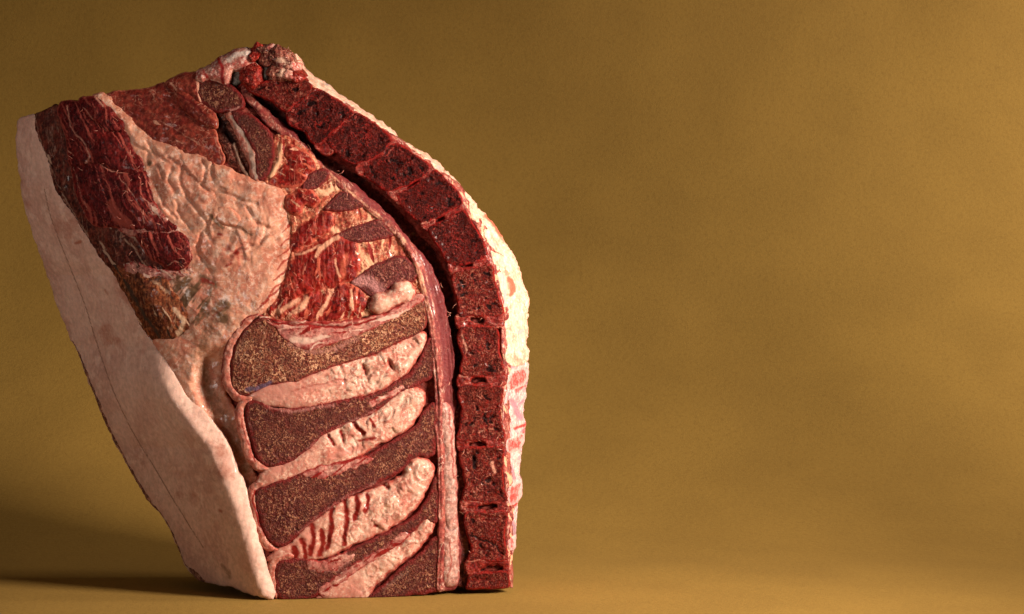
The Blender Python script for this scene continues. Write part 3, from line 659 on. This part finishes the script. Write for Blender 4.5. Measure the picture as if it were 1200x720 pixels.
def lig_h(x, y, sdf, sd):
    d = seg_dist(x, y, LIG)
    ridge = 3.0 * np.exp(-((d - 2) / 3.0) ** 2) - 5.0 * ss(3, 15, d) + 1.6 * fbm(d / 2.4, (x + y) / 70, 1.0, 3, 88)
    a = np.maximum(0.9 * ss(0.0, 0.6, fbm(d / 1.7, y / 60 + x / 60, 1.0, 2, 611)) * ss(2, 5, d), 0.75 * ss(4, 10, d))
    b = 1.25 * np.exp(-((d - 2.0) / 2.2) ** 2) * (0.5 + 0.5 * fbm(x, y, 12, 2, 612)) * ss(480, 320, y) * ss(120, 230, y)
    ridge = ridge * (0.25 + 0.75 * ss(190, 320, y))
    return ridge - 4.5 * ss(250, 150, y), a, b * 0.8


panel("ligament", lp, 'ligament', h=0, er=3, drop=2, rough=0.6, rper=8, fh=lig_h, step=1.4, thick=26)
panel("spinal_sheath", [(516, 470), (524, 474), (530, 500), (532, 530), (533, 570), (534, 610), (535, 650), (534, 682), (522, 686), (520, 645), (521, 600), (520, 560), (519, 520)],
      'cord', h=-1, dome=2, er=5, drop=4, rough=1.1, rper=9,
      strokes=[('a', .8, 1.6, [(526, 480), (530, 520), (531, 560)]), ('b', .8, 1.5, [(522, 614), (526, 622), (532, 620)]), ('h', -2, 1.5, [(521, 612), (526, 622), (533, 619)]), ('a', .8, 1.3, [(526, 636), (528, 660), (524, 680)]),
               ('b', .6, 1.4, [(520, 500), (524, 540)])])

# ------------------------------------------------------------------ vertebrae and discs
VERT = [
    [(292, 105), (311, 97), (331, 91), (356, 92), (364, 100), (361, 112), (344, 123), (336, 131), (319, 118), (306, 112)],
    [(337, 133), (364, 110), (378, 107), (394, 117), (413, 133), (404, 141), (381, 162), (369, 168), (356, 153), (340, 145)],
    [(418, 134), (440, 147), (458, 163), (454, 170), (442, 182), (421, 191), (406, 187), (391, 175), (383, 166), (396, 153), (406, 143)],
    [(462, 168), (484, 181), (503, 195), (497, 205), (478, 216), (455, 223), (440, 214), (428, 205), (427, 195), (447, 183)],
    [(508, 201), (524, 212), (533, 222), (541, 238), (525, 248), (511, 255), (494, 260), (480, 250), (469, 238), (467, 227), (485, 219)],
    [(503, 269), (520, 259), (542, 247), (551, 260), (561, 275), (570, 297), (556, 306), (541, 310), (527, 308), (516, 291)],
    [(532, 322), (544, 316), (561, 313), (576, 312), (579, 329), (585, 350), (589, 368), (572, 370), (556, 369), (540, 370), (537, 354), (532, 335)],
    [(540, 385), (556, 383), (578, 384), (584, 392), (583, 410), (591, 432), (591, 439), (567, 440), (545, 441), (540, 436), (543, 418), (538, 399)],
    [(540, 454), (553, 452), (576, 453), (587, 454), (588, 466), (584, 487), (591, 511), (588, 515), (570, 515), (553, 516), (538, 515), (540, 500), (542, 481), (538, 464)],
    [(541, 528), (563, 525), (587, 525), (590, 533), (588, 551), (590, 573), (594, 586), (576, 588), (556, 586), (543, 586), (546, 570), (543, 551)],
    [(547, 602), (570, 601), (592, 600), (594, 606), (590, 626), (594, 650), (595, 656), (578, 657), (560, 655), (549, 657), (553, 642), (547, 620)],
    [(551, 674), (576, 672), (594, 671), (597, 679), (596, 688), (587, 690), (566, 690), (546, 690), (549, 684)],
]


def vert_h(x, y, sdf, sd):
    sp = ss(0.25, 0.55, fbm(x, y, 5, 2, sd + 900)) * ss(3, 7, sdf)
    pit = ss(0.42, 0.62, fbm(x, y, 7, 2, sd + 901)) * ss(3, 7, sdf)
    return -1.6 * pit - 1.5 * ss(3, 8, sdf) + 0.5 * sp, 0.8 * pit, 0.55 * sp * ss(0.0, 0.5, fbm(x, y, 14, 2, sd + 902))


for i, p in enumerate(VERT):
    c = np.mean(p, 0); extra = []
    if i == 6: extra = [('a', 1, 3.0, [(540, 330), (543, 336)]), ('a', .9, 3, [(556, 328)]), ('h', -2.5, 3, [(540, 330), (543, 336)])]
    if i == 9: extra = [('a', 1, 3.2, [(555, 535), (556, 548)]), ('h', -3, 3, [(555, 535), (556, 548)]), ('b', .9, 2.6, [(577, 542), (580, 552)]), ('a', .7, 1.5, [(556, 560), (580, 575), (592, 584)])]
    if i == 10: extra = [('a', .9, 1.4, [(552, 628), (570, 634), (590, 650)]), ('h', -1.6, 1.4, [(552, 628), (570, 634), (590, 650)]), ('a', .9, 3, [(553, 610)])]
    if i == 7: extra = [('b', .7, 2.5, [(541, 392), (546, 410)])]
    if i == 1: extra = [('b', .8, 2.0, [(340, 140), (346, 142)]), ('b', .7, 1.8, [(378, 112), (368, 120), (364, 130)])]
    panel("vertebra", p, 'vert_dark' if 0 < i < 6 else 'vert', h=2.0, er=3.0, drop=2.2, rough=0.9, rper=5, jag=1.0, jper=8, fh=vert_h, step=1.3, strokes=extra, grow=2.0,
          label="topmost pale vertebra, sawn through" if i == 0 else None)
    # disc or joint below
DISC = [
    ([(336, 132), (346, 124), (362, 113), (365, 104), (375, 106), (364, 111), (345, 127), (338, 135)], None),
    ([(370, 169), (383, 162), (404, 142), (414, 134), (419, 136), (407, 144), (384, 167), (391, 176), (382, 180)], None),
    ([(422, 192), (444, 182), (456, 170), (460, 164), (463, 168), (449, 184), (428, 195), (428, 206), (418, 200)], None),
    ([(455, 224), (479, 216), (498, 205), (504, 196), (508, 200), (486, 220), (468, 228), (469, 240), (460, 232)], [(478, 220), (490, 212)]),
    ([(494, 262), (512, 255), (526, 249), (542, 239), (543, 246), (520, 260), (503, 270)], [(511, 259), (518, 256)]),
    ([(526, 309), (541, 311), (556, 307), (571, 298), (575, 311), (561, 314), (544, 317), (531, 322)], [(541, 312), (552, 310)]),
    ([(536, 371), (556, 370), (572, 371), (589, 369), (590, 380), (578, 384), (556, 383), (538, 384)], [(553, 375), (566, 376)]),
    ([(539, 441), (556, 441), (572, 441), (592, 440), (592, 450), (578, 453), (556, 452), (538, 453)], [(554, 446), (566, 446)]),
    ([(537, 516), (553, 517), (572, 516), (592, 514), (591, 524), (576, 525), (556, 525), (538, 527)], [(552, 521), (566, 521)]),
    ([(542, 587), (560, 588), (576, 589), (596, 587), (596, 599), (580, 600), (562, 601), (543, 600)], [(562, 594), (580, 594)]),
    ([(547, 658), (562, 656), (578, 658), (596, 657), (597, 670), (580, 671), (562, 672), (548, 672)], [(565, 667), (586, 665)]),
]
for i, (p, slit) in enumerate(DISC):
    stv = []
    if slit:
        mid = [(slit[0][0] * .65 + slit[1][0] * .35, slit[0][1] * .65 + slit[1][1] * .35), (slit[0][0] * .3 + slit[1][0] * .7, slit[0][1] * .3 + slit[1][1] * .7)]
        stv = [('a', 1.1, 2.0, slit), ('a', 1.2, 3.2, mid), ('h', -8, 1.8, slit), ('h', -8, 3.0, mid), ('b', .6, 1.6, [p[0], p[1]]), ('b', .5, 1.4, [p[3], p[4]])]
    panel("disc", p, 'disc', h=1.2, er=2.5, drop=1.6, rough=1.4, rper=5, jag=1.2, strokes=stv, step=1.2, grow=2.2)
# rim tissue between the vertebrae and the outer fat
rim_o = [(x + 2.5, y - 1) for x, y in INNER[1:-1]]
rim_i = [(x - 3.5, y + 1) for x, y in INNER[1:-1]][::-1]
panel("ligament", [p for p in rim_o if p[1] < 690] + [(598, 689)] + [p for p in rim_i if p[1] < 688], 'ligament', h=0.5, er=2.5, drop=2, rough=1.2, rper=7, jag=0.8,
      fib=dict(ang=80, len=12, wid=3, amp=0.5, a=0.3, b=0.2), label="red ligament along the outer edge of the vertebrae")

# ------------------------------------------------------------------ back of the joint: outer fat, chest lining, ribs
INN = [(596, 424), (595, 400), (593, 380), (591, 350), (584, 320), (578, 300), (568, 270), (553, 248), (541, 222), (507, 192), (463, 160), (441, 144), (420, 131), (394, 114), (366, 97),
       (352, 90)]


def back_h(x, y, sdf, sd):
    n = fbm(x * 1.0 + y * .4, y * 0.45, 7, 3, 707)
    return (2.0 * n + 1.6 * fbm(x, y, 16, 2, 708), 0.6 * ss(0.3, 0.7, fbm(x, y, 13, 3, 709)), 0.7 * ss(0.4, 0.7, fbm(x, y, 12, 2, 710)))


panel("back_fat", OUT + INN, 'back', h=1.5, er=4, drop=4, thick=45, rough=1.2, rper=7, jag=2.3, jper=8, fh=back_h, step=1.3,
      strokes=[('a', 1, 4.0, [(597, 326), (600, 336), (599, 345)]), ('h', -4, 4, [(598, 328), (600, 344)]), ('a', .9, 3.5, [(570, 254), (582, 268), (588, 276)]), ('b', .9, 2, [(588, 320), (592, 345), (594, 365)]),
               ('a', .8, 1.2, [(568, 280), (576, 292), (590, 300)]), ('h', -3, 1.5, [(568, 280), (576, 292), (590, 300)]), ('b', .8, 2.5, [(404, 122), (408, 124)])])
panel("chest_lining", [(617, 424), (619, 438), (617, 460), (613, 481), (616, 500), (612, 525), (609, 553), (611, 577), (607, 588), (605, 614), (603, 642), (600, 655), (599, 672), (597, 650), (597, 610),
                       (596, 580), (593, 540), (593, 510), (591, 470), (594, 440), (596, 424)], 'lining', h=0, er=3.5, drop=3, thick=60, rough=1.6, rper=9, jag=1.5, jper=8, step=1.3,
      fib=dict(ang=-50, len=16, wid=6, amp=0.9, b=0.32), strokes=[('b', .9, 4, [(598, 432), (612, 415)]), ('b', .9, 5, [(600, 470), (608, 490)]), ('b', .85, 4, [(598, 545), (604, 560)]), ('b', .9, 4, [(600, 612), (604, 626)]), ('a', .8, 3, [(604, 502), (614, 498)]), ('a', .8, 3, [(600, 596), (606, 590)]), ('a', .7, 3, [(606, 458), (616, 452)]), ('a', .6, 2, [(617, 470), (614, 500), (612, 530)])])
for p in ([(597, 443), (606, 436), (617, 430), (618, 446), (607, 452), (598, 456)], [(595, 518), (604, 513), (614, 508), (613, 522), (604, 527), (596, 529)],
          [(597, 574), (604, 568), (611, 563), (612, 577), (607, 587), (598, 590)], [(597, 633), (601, 629), (604, 627), (604, 641), (600, 645), (597, 645)]):
    panel("rib", p, 'rib', h=1.2, dome=1.2, er=4, drop=2.5, jag=1.6, thick=50, rough=0.8, rper=6, step=1.2)

# ------------------------------------------------------------------ upper rack: fibrous fat, small bones, deep muscle
panel("fibrous_fat", [(322, 163), (345, 166), (372, 192), (394, 214), (418, 237), (440, 255), (456, 266), (471, 284), (488, 314), (496, 345), (480, 353), (436, 366), (400, 377), (345, 376),
                      (308, 372), (322, 356), (333, 338), (340, 305), (344, 275), (330, 234), (310, 214)], 'stripe', h=-1, er=5, drop=3,
      fib=dict(ang=72, len=30, wid=3.4, amp=1.5, a=0.25, b=0.2, bend=10), rough=1.4, rper=9,
      strokes=[('b', 1, 4, [(330, 172), (326, 190), (318, 206)]), ('h', 3, 4, [(330, 172), (326, 190), (318, 206)]), ('b', 1, 4, [(362, 216), (378, 226), (392, 222), (404, 216)]),
               ('b', 1.0, 5, [(378, 262), (392, 270), (398, 280)]), ('b', .9, 6, [(412, 285), (424, 300), (436, 308)]), ('b', .9, 3.5, [(426, 318), (418, 330), (408, 338), (390, 342)])])


def granular(name, p, mat='bone_dark', **k):
    a = dict(h=1.7, er=4.5, drop=2.2, rough=0.6, rper=4, jag=1.4, jper=10, step=1.35, grow=2.0); a.update(k)
    return panel(name, p, mat, **a)


granular("feather_bone", [(233, 97), (246, 93), (258, 95), (278, 107), (286, 121), (283, 127), (269, 129), (253, 130), (239, 123), (232, 110)], 'bone_dark', strokes=[('a', .9, 2, [(280, 126), (270, 130)])])
granular("feather_bone", [(272, 132), (283, 132), (303, 143), (317, 158), (320, 172), (318, 190), (313, 206), (303, 210), (301, 196), (299, 178), (290, 160)], 'bone_dark', label="slanting pale bone with a grey cartilage edge")
panel("cartilage", [(268, 134), (274, 134), (291, 160), (300, 180), (303, 200), (303, 212), (297, 210), (293, 188), (282, 164)], 'rim', h=0.5, dome=0.6, er=5, drop=3, rough=1.6, rper=7,
      strokes=[('b', .9, 4, [(272, 138), (290, 168), (300, 206)])])
granular("feather_bone", [(354, 223), (354, 223), (362, 208), (376, 199), (384, 203), (378, 214), (366, 221)], 'bone_purple')
granular("feather_bone", [(380, 245), (380, 245), (391, 234), (403, 226), (416, 232), (427, 241), (427, 241), (408, 246), (394, 247)], 'bone_purple')
granular("feather_bone", [(396, 277), (396, 277), (412, 267), (428, 263), (446, 259), (452, 266), (460, 275), (460, 275), (444, 280), (424, 283), (408, 281)], 'bone_purple')
granular("feather_bone", [(411, 331), (411, 331), (428, 319), (446, 309), (468, 301), (480, 306), (488, 321), (480, 330), (458, 336), (438, 347), (424, 338)], 'bone_purple',
         strokes=[('a', .95, 8, [(418, 330), (434, 330), (444, 338)])])
cf = dict(ang=82, len=34, wid=2.6, amp=0.9, b=0.30, a=0.62, bend=8)
panel("deep_muscle", [(337, 170), (348, 174), (358, 180), (368, 196), (360, 206), (352, 216), (330, 218), (316, 214), (324, 204), (334, 192)], 'chop', h=0.5, dome=2, er=4, drop=3,
      fib=dict(ang=25, len=16, wid=4, amp=1.8, a=0.3, b=0.2), rough=1.4, rper=7)
panel("deep_muscle", [(336, 234), (346, 226), (358, 222), (366, 226), (374, 236), (366, 242), (356, 240), (350, 250), (340, 248)], 'chop', h=1, dome=2, er=4, drop=3,
      fib=dict(ang=25, len=18, wid=4, amp=1.5, a=0.35), rough=1.2)
panel("deep_muscle", [(345, 274), (352, 264), (366, 258), (382, 249), (389, 256), (386, 266), (372, 277), (358, 286), (344, 293), (342, 284)], 'chop', h=0.8, dome=2, er=9, drop=4, jag=3.2, rough=1.2, grow=4.5, fib=cf)
panel("deep_muscle", [(343, 303), (356, 293), (372, 286), (384, 279), (398, 276), (412, 284), (420, 297), (423, 310), (415, 322), (402, 330), (378, 338), (356, 343), (332, 346), (338, 324)], 'chop',
      h=0.8, dome=3, er=10, drop=4, jag=3.6, rough=1.2, grow=5, fib=cf, strokes=[('a', 1, 3, [(372, 300), (380, 288), (396, 276)]), ('a', .8, 2, [(398, 326), (392, 304)]), ('a', .7, 2.5, [(340, 300), (360, 296), (376, 288)]),
                                                   ('b', .8, 5, [(404, 300), (402, 326)])])
panel("deep_muscle", [(312, 362), (322, 353), (338, 348), (358, 343), (380, 338), (402, 333), (420, 336), (428, 346), (428, 362), (414, 370), (400, 375), (367, 376), (340, 374), (320, 371)], 'chop', h=-0.5,
      dome=3, er=5, drop=3, fib=dict(ang=100, len=24, wid=5, amp=1.8, a=0.32, b=0.3, bend=8), rough=1.5, rper=8,
      strokes=[('a', .9, 5, [(345, 366), (354, 358), (358, 350)]), ('a', .9, 3, [(376, 368), (384, 352), (390, 340)]), ('a', 0.9, 2.5, [(412, 340), (414, 362)]), ('a', .8, 4, [(322, 366), (340, 358), (348, 352)])])
panel("fat_lobe", [(435, 356), (440, 346), (450, 345), (460, 340), (462, 335), (470, 331), (478, 333), (484, 343), (480, 351), (468, 355), (456, 361), (444, 367), (437, 364)], 'seam', h=4, dome=7,
      er=7, drop=5, rough=1.2, rper=9)

# ------------------------------------------------------------------ sawn feather bones with their cartilage and the fat between
B1 = [(306, 374), (318, 378), (328, 390), (351, 404), (368, 406), (384, 402), (400, 396), (428, 386), (456, 373), (478, 360), (494, 351), (499, 366), (498, 381), (488, 391), (470, 398), (450, 409),
      (428, 417), (407, 424), (373, 435), (346, 446), (318, 450), (296, 461), (283, 462), (273, 453), (272, 430), (277, 407), (289, 386)]
B2 = [(290, 474), (304, 472), (320, 479), (357, 479), (396, 471), (430, 464), (448, 458), (472, 444), (488, 428), (499, 408), (506, 397), (509, 412), (509, 432), (503, 443), (486, 452), (470, 461), (448, 476),
      (430, 487), (412, 494), (384, 507), (362, 526), (340, 541), (318, 546), (304, 540), (296, 518), (290, 493)]
B3 = [(300, 578), (312, 571), (336, 563), (363, 552), (397, 546), (424, 538), (448, 525), (474, 510), (487, 500), (497, 484), (508, 474), (512, 486), (512, 508), (508, 530), (500, 536), (490, 533), (480, 540),
      (468, 552), (450, 562), (430, 571), (413, 578), (391, 593), (363, 612), (344, 631), (330, 639), (319, 636), (310, 622), (302, 598)]
B4 = [(327, 660), (349, 656), (370, 659), (386, 657), (413, 645), (447, 627), (474, 613), (491, 599), (502, 584), (509, 563), (514, 556), (514, 580), (511, 610), (505, 613), (497, 609), (486, 620),
      (458, 639), (424, 657), (397, 674), (377, 692), (363, 703), (345, 703), (327, 701), (324, 678)]
B5 = [(430, 704), (452, 684), (474, 664), (497, 645), (512, 630), (514, 660), (514, 690), (498, 697), (480, 699), (452, 704)]
b1 = granular("feather_bone", B1, 'bone', strokes=[('a', .55, 6, [(340, 404), (380, 412), (420, 396)]), ('b', .9, 3.5, [(290, 458), (308, 452), (318, 449)])], label="largest sawn bone with tan grain")
b2 = granular("feather_bone", B2, 'bone_dark', strokes=[('a', .6, 3.5, [(310, 474), (340, 482), (390, 475)]), ('a', .5, 3, [(360, 526), (400, 500), (440, 482)])])
b3 = granular("feather_bone", B3, 'bone_dark', strokes=[('a', .7, 6, [(365, 552), (395, 548), (410, 542)]), ('a', .5, 3, [(350, 624), (390, 592), (440, 566)])])
b4 = granular("feather_bone", B4, 'bone_dark', strokes=[('a', .75, 9, [(368, 662), (392, 664), (404, 656)]), ('a', .5, 4, [(380, 690), (420, 660), (470, 632)])])
granular("feather_bone", B5, 'bone_dark', strokes=[('b', .4, 6, [(450, 690), (480, 668)])])
panel("membrane", [(304, 372), (330, 378), (356, 379), (384, 380), (410, 378), (432, 374), (450, 370), (470, 360), (492, 346), (496, 350), (478, 362), (456, 375), (428, 388), (400, 398), (384, 404), (366, 408), (350, 406),
                   (334, 396), (322, 382), (312, 376)], 'membrane', h=2.6, er=3, drop=3, fib=dict(ang=-12, len=30, wid=3, amp=0.8, a=0.25, b=0.2), rough=0.6,
      strokes=[('h', -2.5, 1.6, [(306, 373), (330, 380), (360, 381), (400, 383), (440, 374)]), ('a', 1, 1.6, [(306, 373), (330, 380), (360, 381), (400, 383), (440, 374)]), ('b', .9, 4, [(342, 398), (362, 400), (376, 396)])])


def rim(path, w, **k):
    c = spline(path, False, 6); t = np.gradient(c, axis=0); t /= np.hypot(t[:, 0], t[:, 1])[:, None]
    n = np.stack([t[:, 1], -t[:, 0]], 1); q = np.linspace(0, 1, len(c)); ww = (w * np.clip(np.minimum(q, 1 - q) * 7 + 0.25, 0, 1))[:, None]
    panel("cartilage", [tuple(p) for p in c + n * ww] + [tuple(p) for p in (c - n * ww)[::-1]], 'rim', h=1.6, dome=0.4, er=5.0, drop=2.6, rough=1.0, step=1.3, grow=1.6, jag=1.6, **k)


rim([(304, 369), (292, 373), (279, 387), (269, 406), (265, 428), (266, 448), (272, 460), (284, 467), (296, 466)], 3.8, parent=b1,
    strokes=[('a', .9, 1.2, [(300, 369), (288, 375), (274, 390), (264, 410), (260, 432), (261, 452)])])
rim([(294, 468), (284, 474), (280, 486), (283, 502), (288, 520), (293, 536), (302, 546), (316, 551)], 3.6, parent=b2, strokes=[('a', .8, 1.2, [(290, 476), (284, 492), (291, 520), (298, 540)])])
rim([(308, 566), (298, 571), (295, 580), (298, 600), (305, 624), (313, 640), (326, 645)], 3.0, parent=b3, strokes=[('a', .9, 2, [(300, 574), (297, 586), (302, 606), (310, 628)])])
rim([(344, 652), (328, 653), (320, 660), (319, 676), (322, 692), (324, 702)], 3.0, parent=b4)

for pp in ([(352, 556), (376, 546), (404, 541), (430, 534), (440, 538), (420, 548), (396, 556), (370, 562)], [(358, 658), (380, 657), (404, 648), (416, 650), (402, 664), (380, 672), (362, 668)],
           [(372, 692), (396, 674), (424, 656), (452, 640), (474, 622), (480, 628), (456, 646), (428, 664), (402, 684), (384, 700)], [(430, 470), (450, 462), (470, 450), (474, 456), (452, 470), (434, 480)]):
    panel("membrane", pp, 'membrane', h=2.3, er=5, drop=2.2, jag=2.5, rough=0.9, grow=1.0, fib=dict(ang=-30, len=26, wid=3, amp=0.6, a=0.2, b=0.4))

# fat seams, wrinkled; red muscle showing in places
def seam_h(x, y, sdf, sd):
    q = ss(x.min() + 40, x.max() - 60, x)
    wx = x + 5 * fbm(x, y, 18, 2, sd + 400); wy = y + 5 * fbm(x, y, 18, 2, sd + 401)
    lump = 3.6 * fbm(wx, wy, 19, 2, sd + 402) + 0.8 * fbm(wx, wy, 7, 2, sd + 403)
    f = fbm(wx, wy, 24, 2, sd + 404) * 3.2
    fr = f - np.floor(f)
    fold = 1.8 * (fr - 0.5) * ss(0, 5, sdf)
    a = 0.55 * ss(0.12, 0.0, fr) * q + 0.5 * ss(0.25, 0.6, fbm(x, y, 16, 3, sd + 405)) * (1 - 0.6 * q)
    return (lump + fold) * (0.25 + 0.75 * q) * ss(0, 6, sdf) + 1.2 * q * ss(0, 9, sdf), 0.8 * a, 0.75 * (1 - q) * (0.75 + 0.5 * fbm(x, y, 22, 2, sd + 406))


sm = dict(h=1.5, dome=0.4, er=9, drop=2.8, rough=0.5, rper=8, jag=1.8, grow=2.6, fh=seam_h)
panel("fat_seam", [(292, 464), (318, 453), (351, 447), (379, 435), (412, 425), (440, 416), (462, 406), (478, 398), (492, 391), (498, 392), (496, 404), (487, 420), (475, 436), (460, 447), (445, 455), (430, 461),
                   (396, 469), (357, 476), (320, 475), (302, 470)], 'seam', **sm,
      strokes=[('a', .8, 2.5, [(424, 428), (428, 436)]), ('a', .9, 2.6, [(454, 424), (458, 430)]), ('h', -4, 3, [(424, 428), (430, 440)]), ('h', -4, 3, [(454, 422), (460, 432)]), ('b', .7, 7, [(330, 464), (380, 452), (400, 446)]),
               ('a', .5, 3, [(420, 444), (446, 440)]), ('h', -2, 2, [(400, 430), (404, 448)]), ('a', .55, 2, [(340, 458), (396, 446), (440, 438)])])
panel("fat_seam", [(302, 568), (306, 558), (314, 549), (334, 546), (351, 533), (368, 520), (384, 508), (412, 495), (432, 488), (448, 478), (462, 466), (476, 458), (490, 457), (497, 464), (491, 484), (478, 500), (452, 515),
                   (424, 530), (400, 540), (370, 547), (340, 559), (314, 567)], 'seam', **sm,
      strokes=[('a', .95, 2.6, [(386, 510), (390, 522)]), ('a', .9, 2.4, [(398, 506), (402, 518)]), ('a', 1, 3.5, [(416, 497), (426, 508)]), ('a', .9, 2.6, [(434, 490), (438, 500)]), ('a', .8, 3, [(420, 516), (438, 514)]),
               ('h', -3, 2.4, [(386, 510), (390, 522)]), ('h', -3, 2.4, [(398, 506), (402, 518)]), ('h', -3, 3, [(416, 497), (424, 508)]), ('b', .9, 5, [(390, 536), (410, 528), (424, 524)]), ('b', .6, 5, [(440, 505), (446, 508)]),
               ('h', 2.5, 5, [(456, 492), (476, 476), (488, 464)])])
stk = []
for k, (a, b) in enumerate([((352, 634), (356, 650)), ((366, 616), (362, 646)), ((388, 598), (382, 640)), ((404, 588), (402, 634)), ((418, 582), (414, 606)), ((430, 580), (427, 596)), ((376, 622), (374, 648)), ((344, 642), (344, 652))]):
    stk += [('a', 0.95, 4.2, [a, ((a[0] + b[0]) / 2 + 3, (a[1] + b[1]) / 2), (b[0] + 1, b[1] + 3)]), ('h', -1.2, 3.5, [a, b])]
panel("fat_seam", [(314, 656), (326, 646), (344, 637), (358, 622), (380, 604), (402, 589), (420, 581), (440, 573), (462, 564), (474, 556), (477, 546), (488, 538), (500, 540), (507, 547), (503, 562), (491, 587), (472, 607),
                   (440, 626), (402, 643), (383, 653), (349, 654), (328, 655)], 'seam', **sm,
      strokes=stk + [('h', 2.5, 6, [(440, 596), (470, 580), (494, 552)]), ('a', .9, 2, [(439, 616), (442, 615)]), ('a', .8, 2, [(448, 568), (456, 572), (456, 566)]), ('h', -3, 2, [(448, 568), (456, 572)]),
                     ('a', .5, 4, [(320, 652), (346, 646)])])
panel("fat_seam", [(370, 703), (384, 690), (400, 677), (430, 662), (463, 642), (487, 624), (500, 607), (507, 614), (503, 624), (491, 641), (463, 664), (440, 684), (426, 704), (398, 705)], 'seam', **sm,
      strokes=[('a', .45, 9, [(420, 702), (450, 678), (476, 656)]), ('a', .5, 3, [(384, 692), (420, 666), (460, 642)])])

# ------------------------------------------------------------------ loose fibres and shreds clinging to the cut faces
def shreds():
    q = random.Random(21); v, f = [], []
    zones = [(mp, n) for mp, n in ((((110, 190), (215, 265)), 26), (((80, 125), (160, 200)), 14), (((330, 250), (430, 375)), 40), (((310, 360), (440, 385)), 18),
             (((140, 275), (225, 330)), 16), (((290, 372), (500, 395)), 14), (((300, 450), (480, 480)), 14), (((320, 160), (420, 250)), 18), (((515, 330), (590, 680)), 26), (((240, 60), (350, 95)), 14))]
    for ((x0, y0), (x1, y1)), n in zones:
        for _ in range(n):
            x, y = q.uniform(x0, x1), q.uniform(y0, y1); a = q.uniform(0, 6.28); L = q.uniform(3, 8); bend = q.uniform(-1.5, 1.5); r = q.uniform(0.28, 0.5)
            pts = []
            for k in range(5):
                t = k / 4; pts.append((x, y, 4.2 + 3.0 * math.sin(t * 3.1) * q.uniform(0.5, 1.2))); aa = a + bend * t
                x += math.cos(aa) * L / 4; y += math.sin(aa) * L / 4
            P = np.array(pts); D = depth(P[:, 0], P[:, 1]) - P[:, 2]
            C3 = world(P[:, 0], P[:, 1], D) - ORG
            b0 = len(v)
            for k, c in enumerate(C3):
                rr = r * S * (0.4 + 0.6 * math.sin(0.3 + 2.5 * k / 4))
                for m in range(4):
                    an = m * math.pi / 2
                    v.append((c[0] + rr * math.cos(an), c[1] + rr * math.sin(an + a) * 0.7, c[2] + rr * math.sin(an)))
            for k in range(4):
                for m in range(4):
                    f.append((b0 + k * 4 + m, b0 + k * 4 + (m + 1) % 4, b0 + k * 4 + 4 + (m + 1) % 4, b0 + k * 4 + 4 + m))
    me = bpy.data.meshes.new("loose_fibres"); me.from_pydata(v, [], f); me.update(); me.polygons.foreach_set("use_smooth", [True] * len(me.polygons))
    me.materials.append(M['rim']); o = bpy.data.objects.new("loose_fibres", me); COL.objects.link(o); o.parent = root; o['kind'] = 'stuff'


shreds()
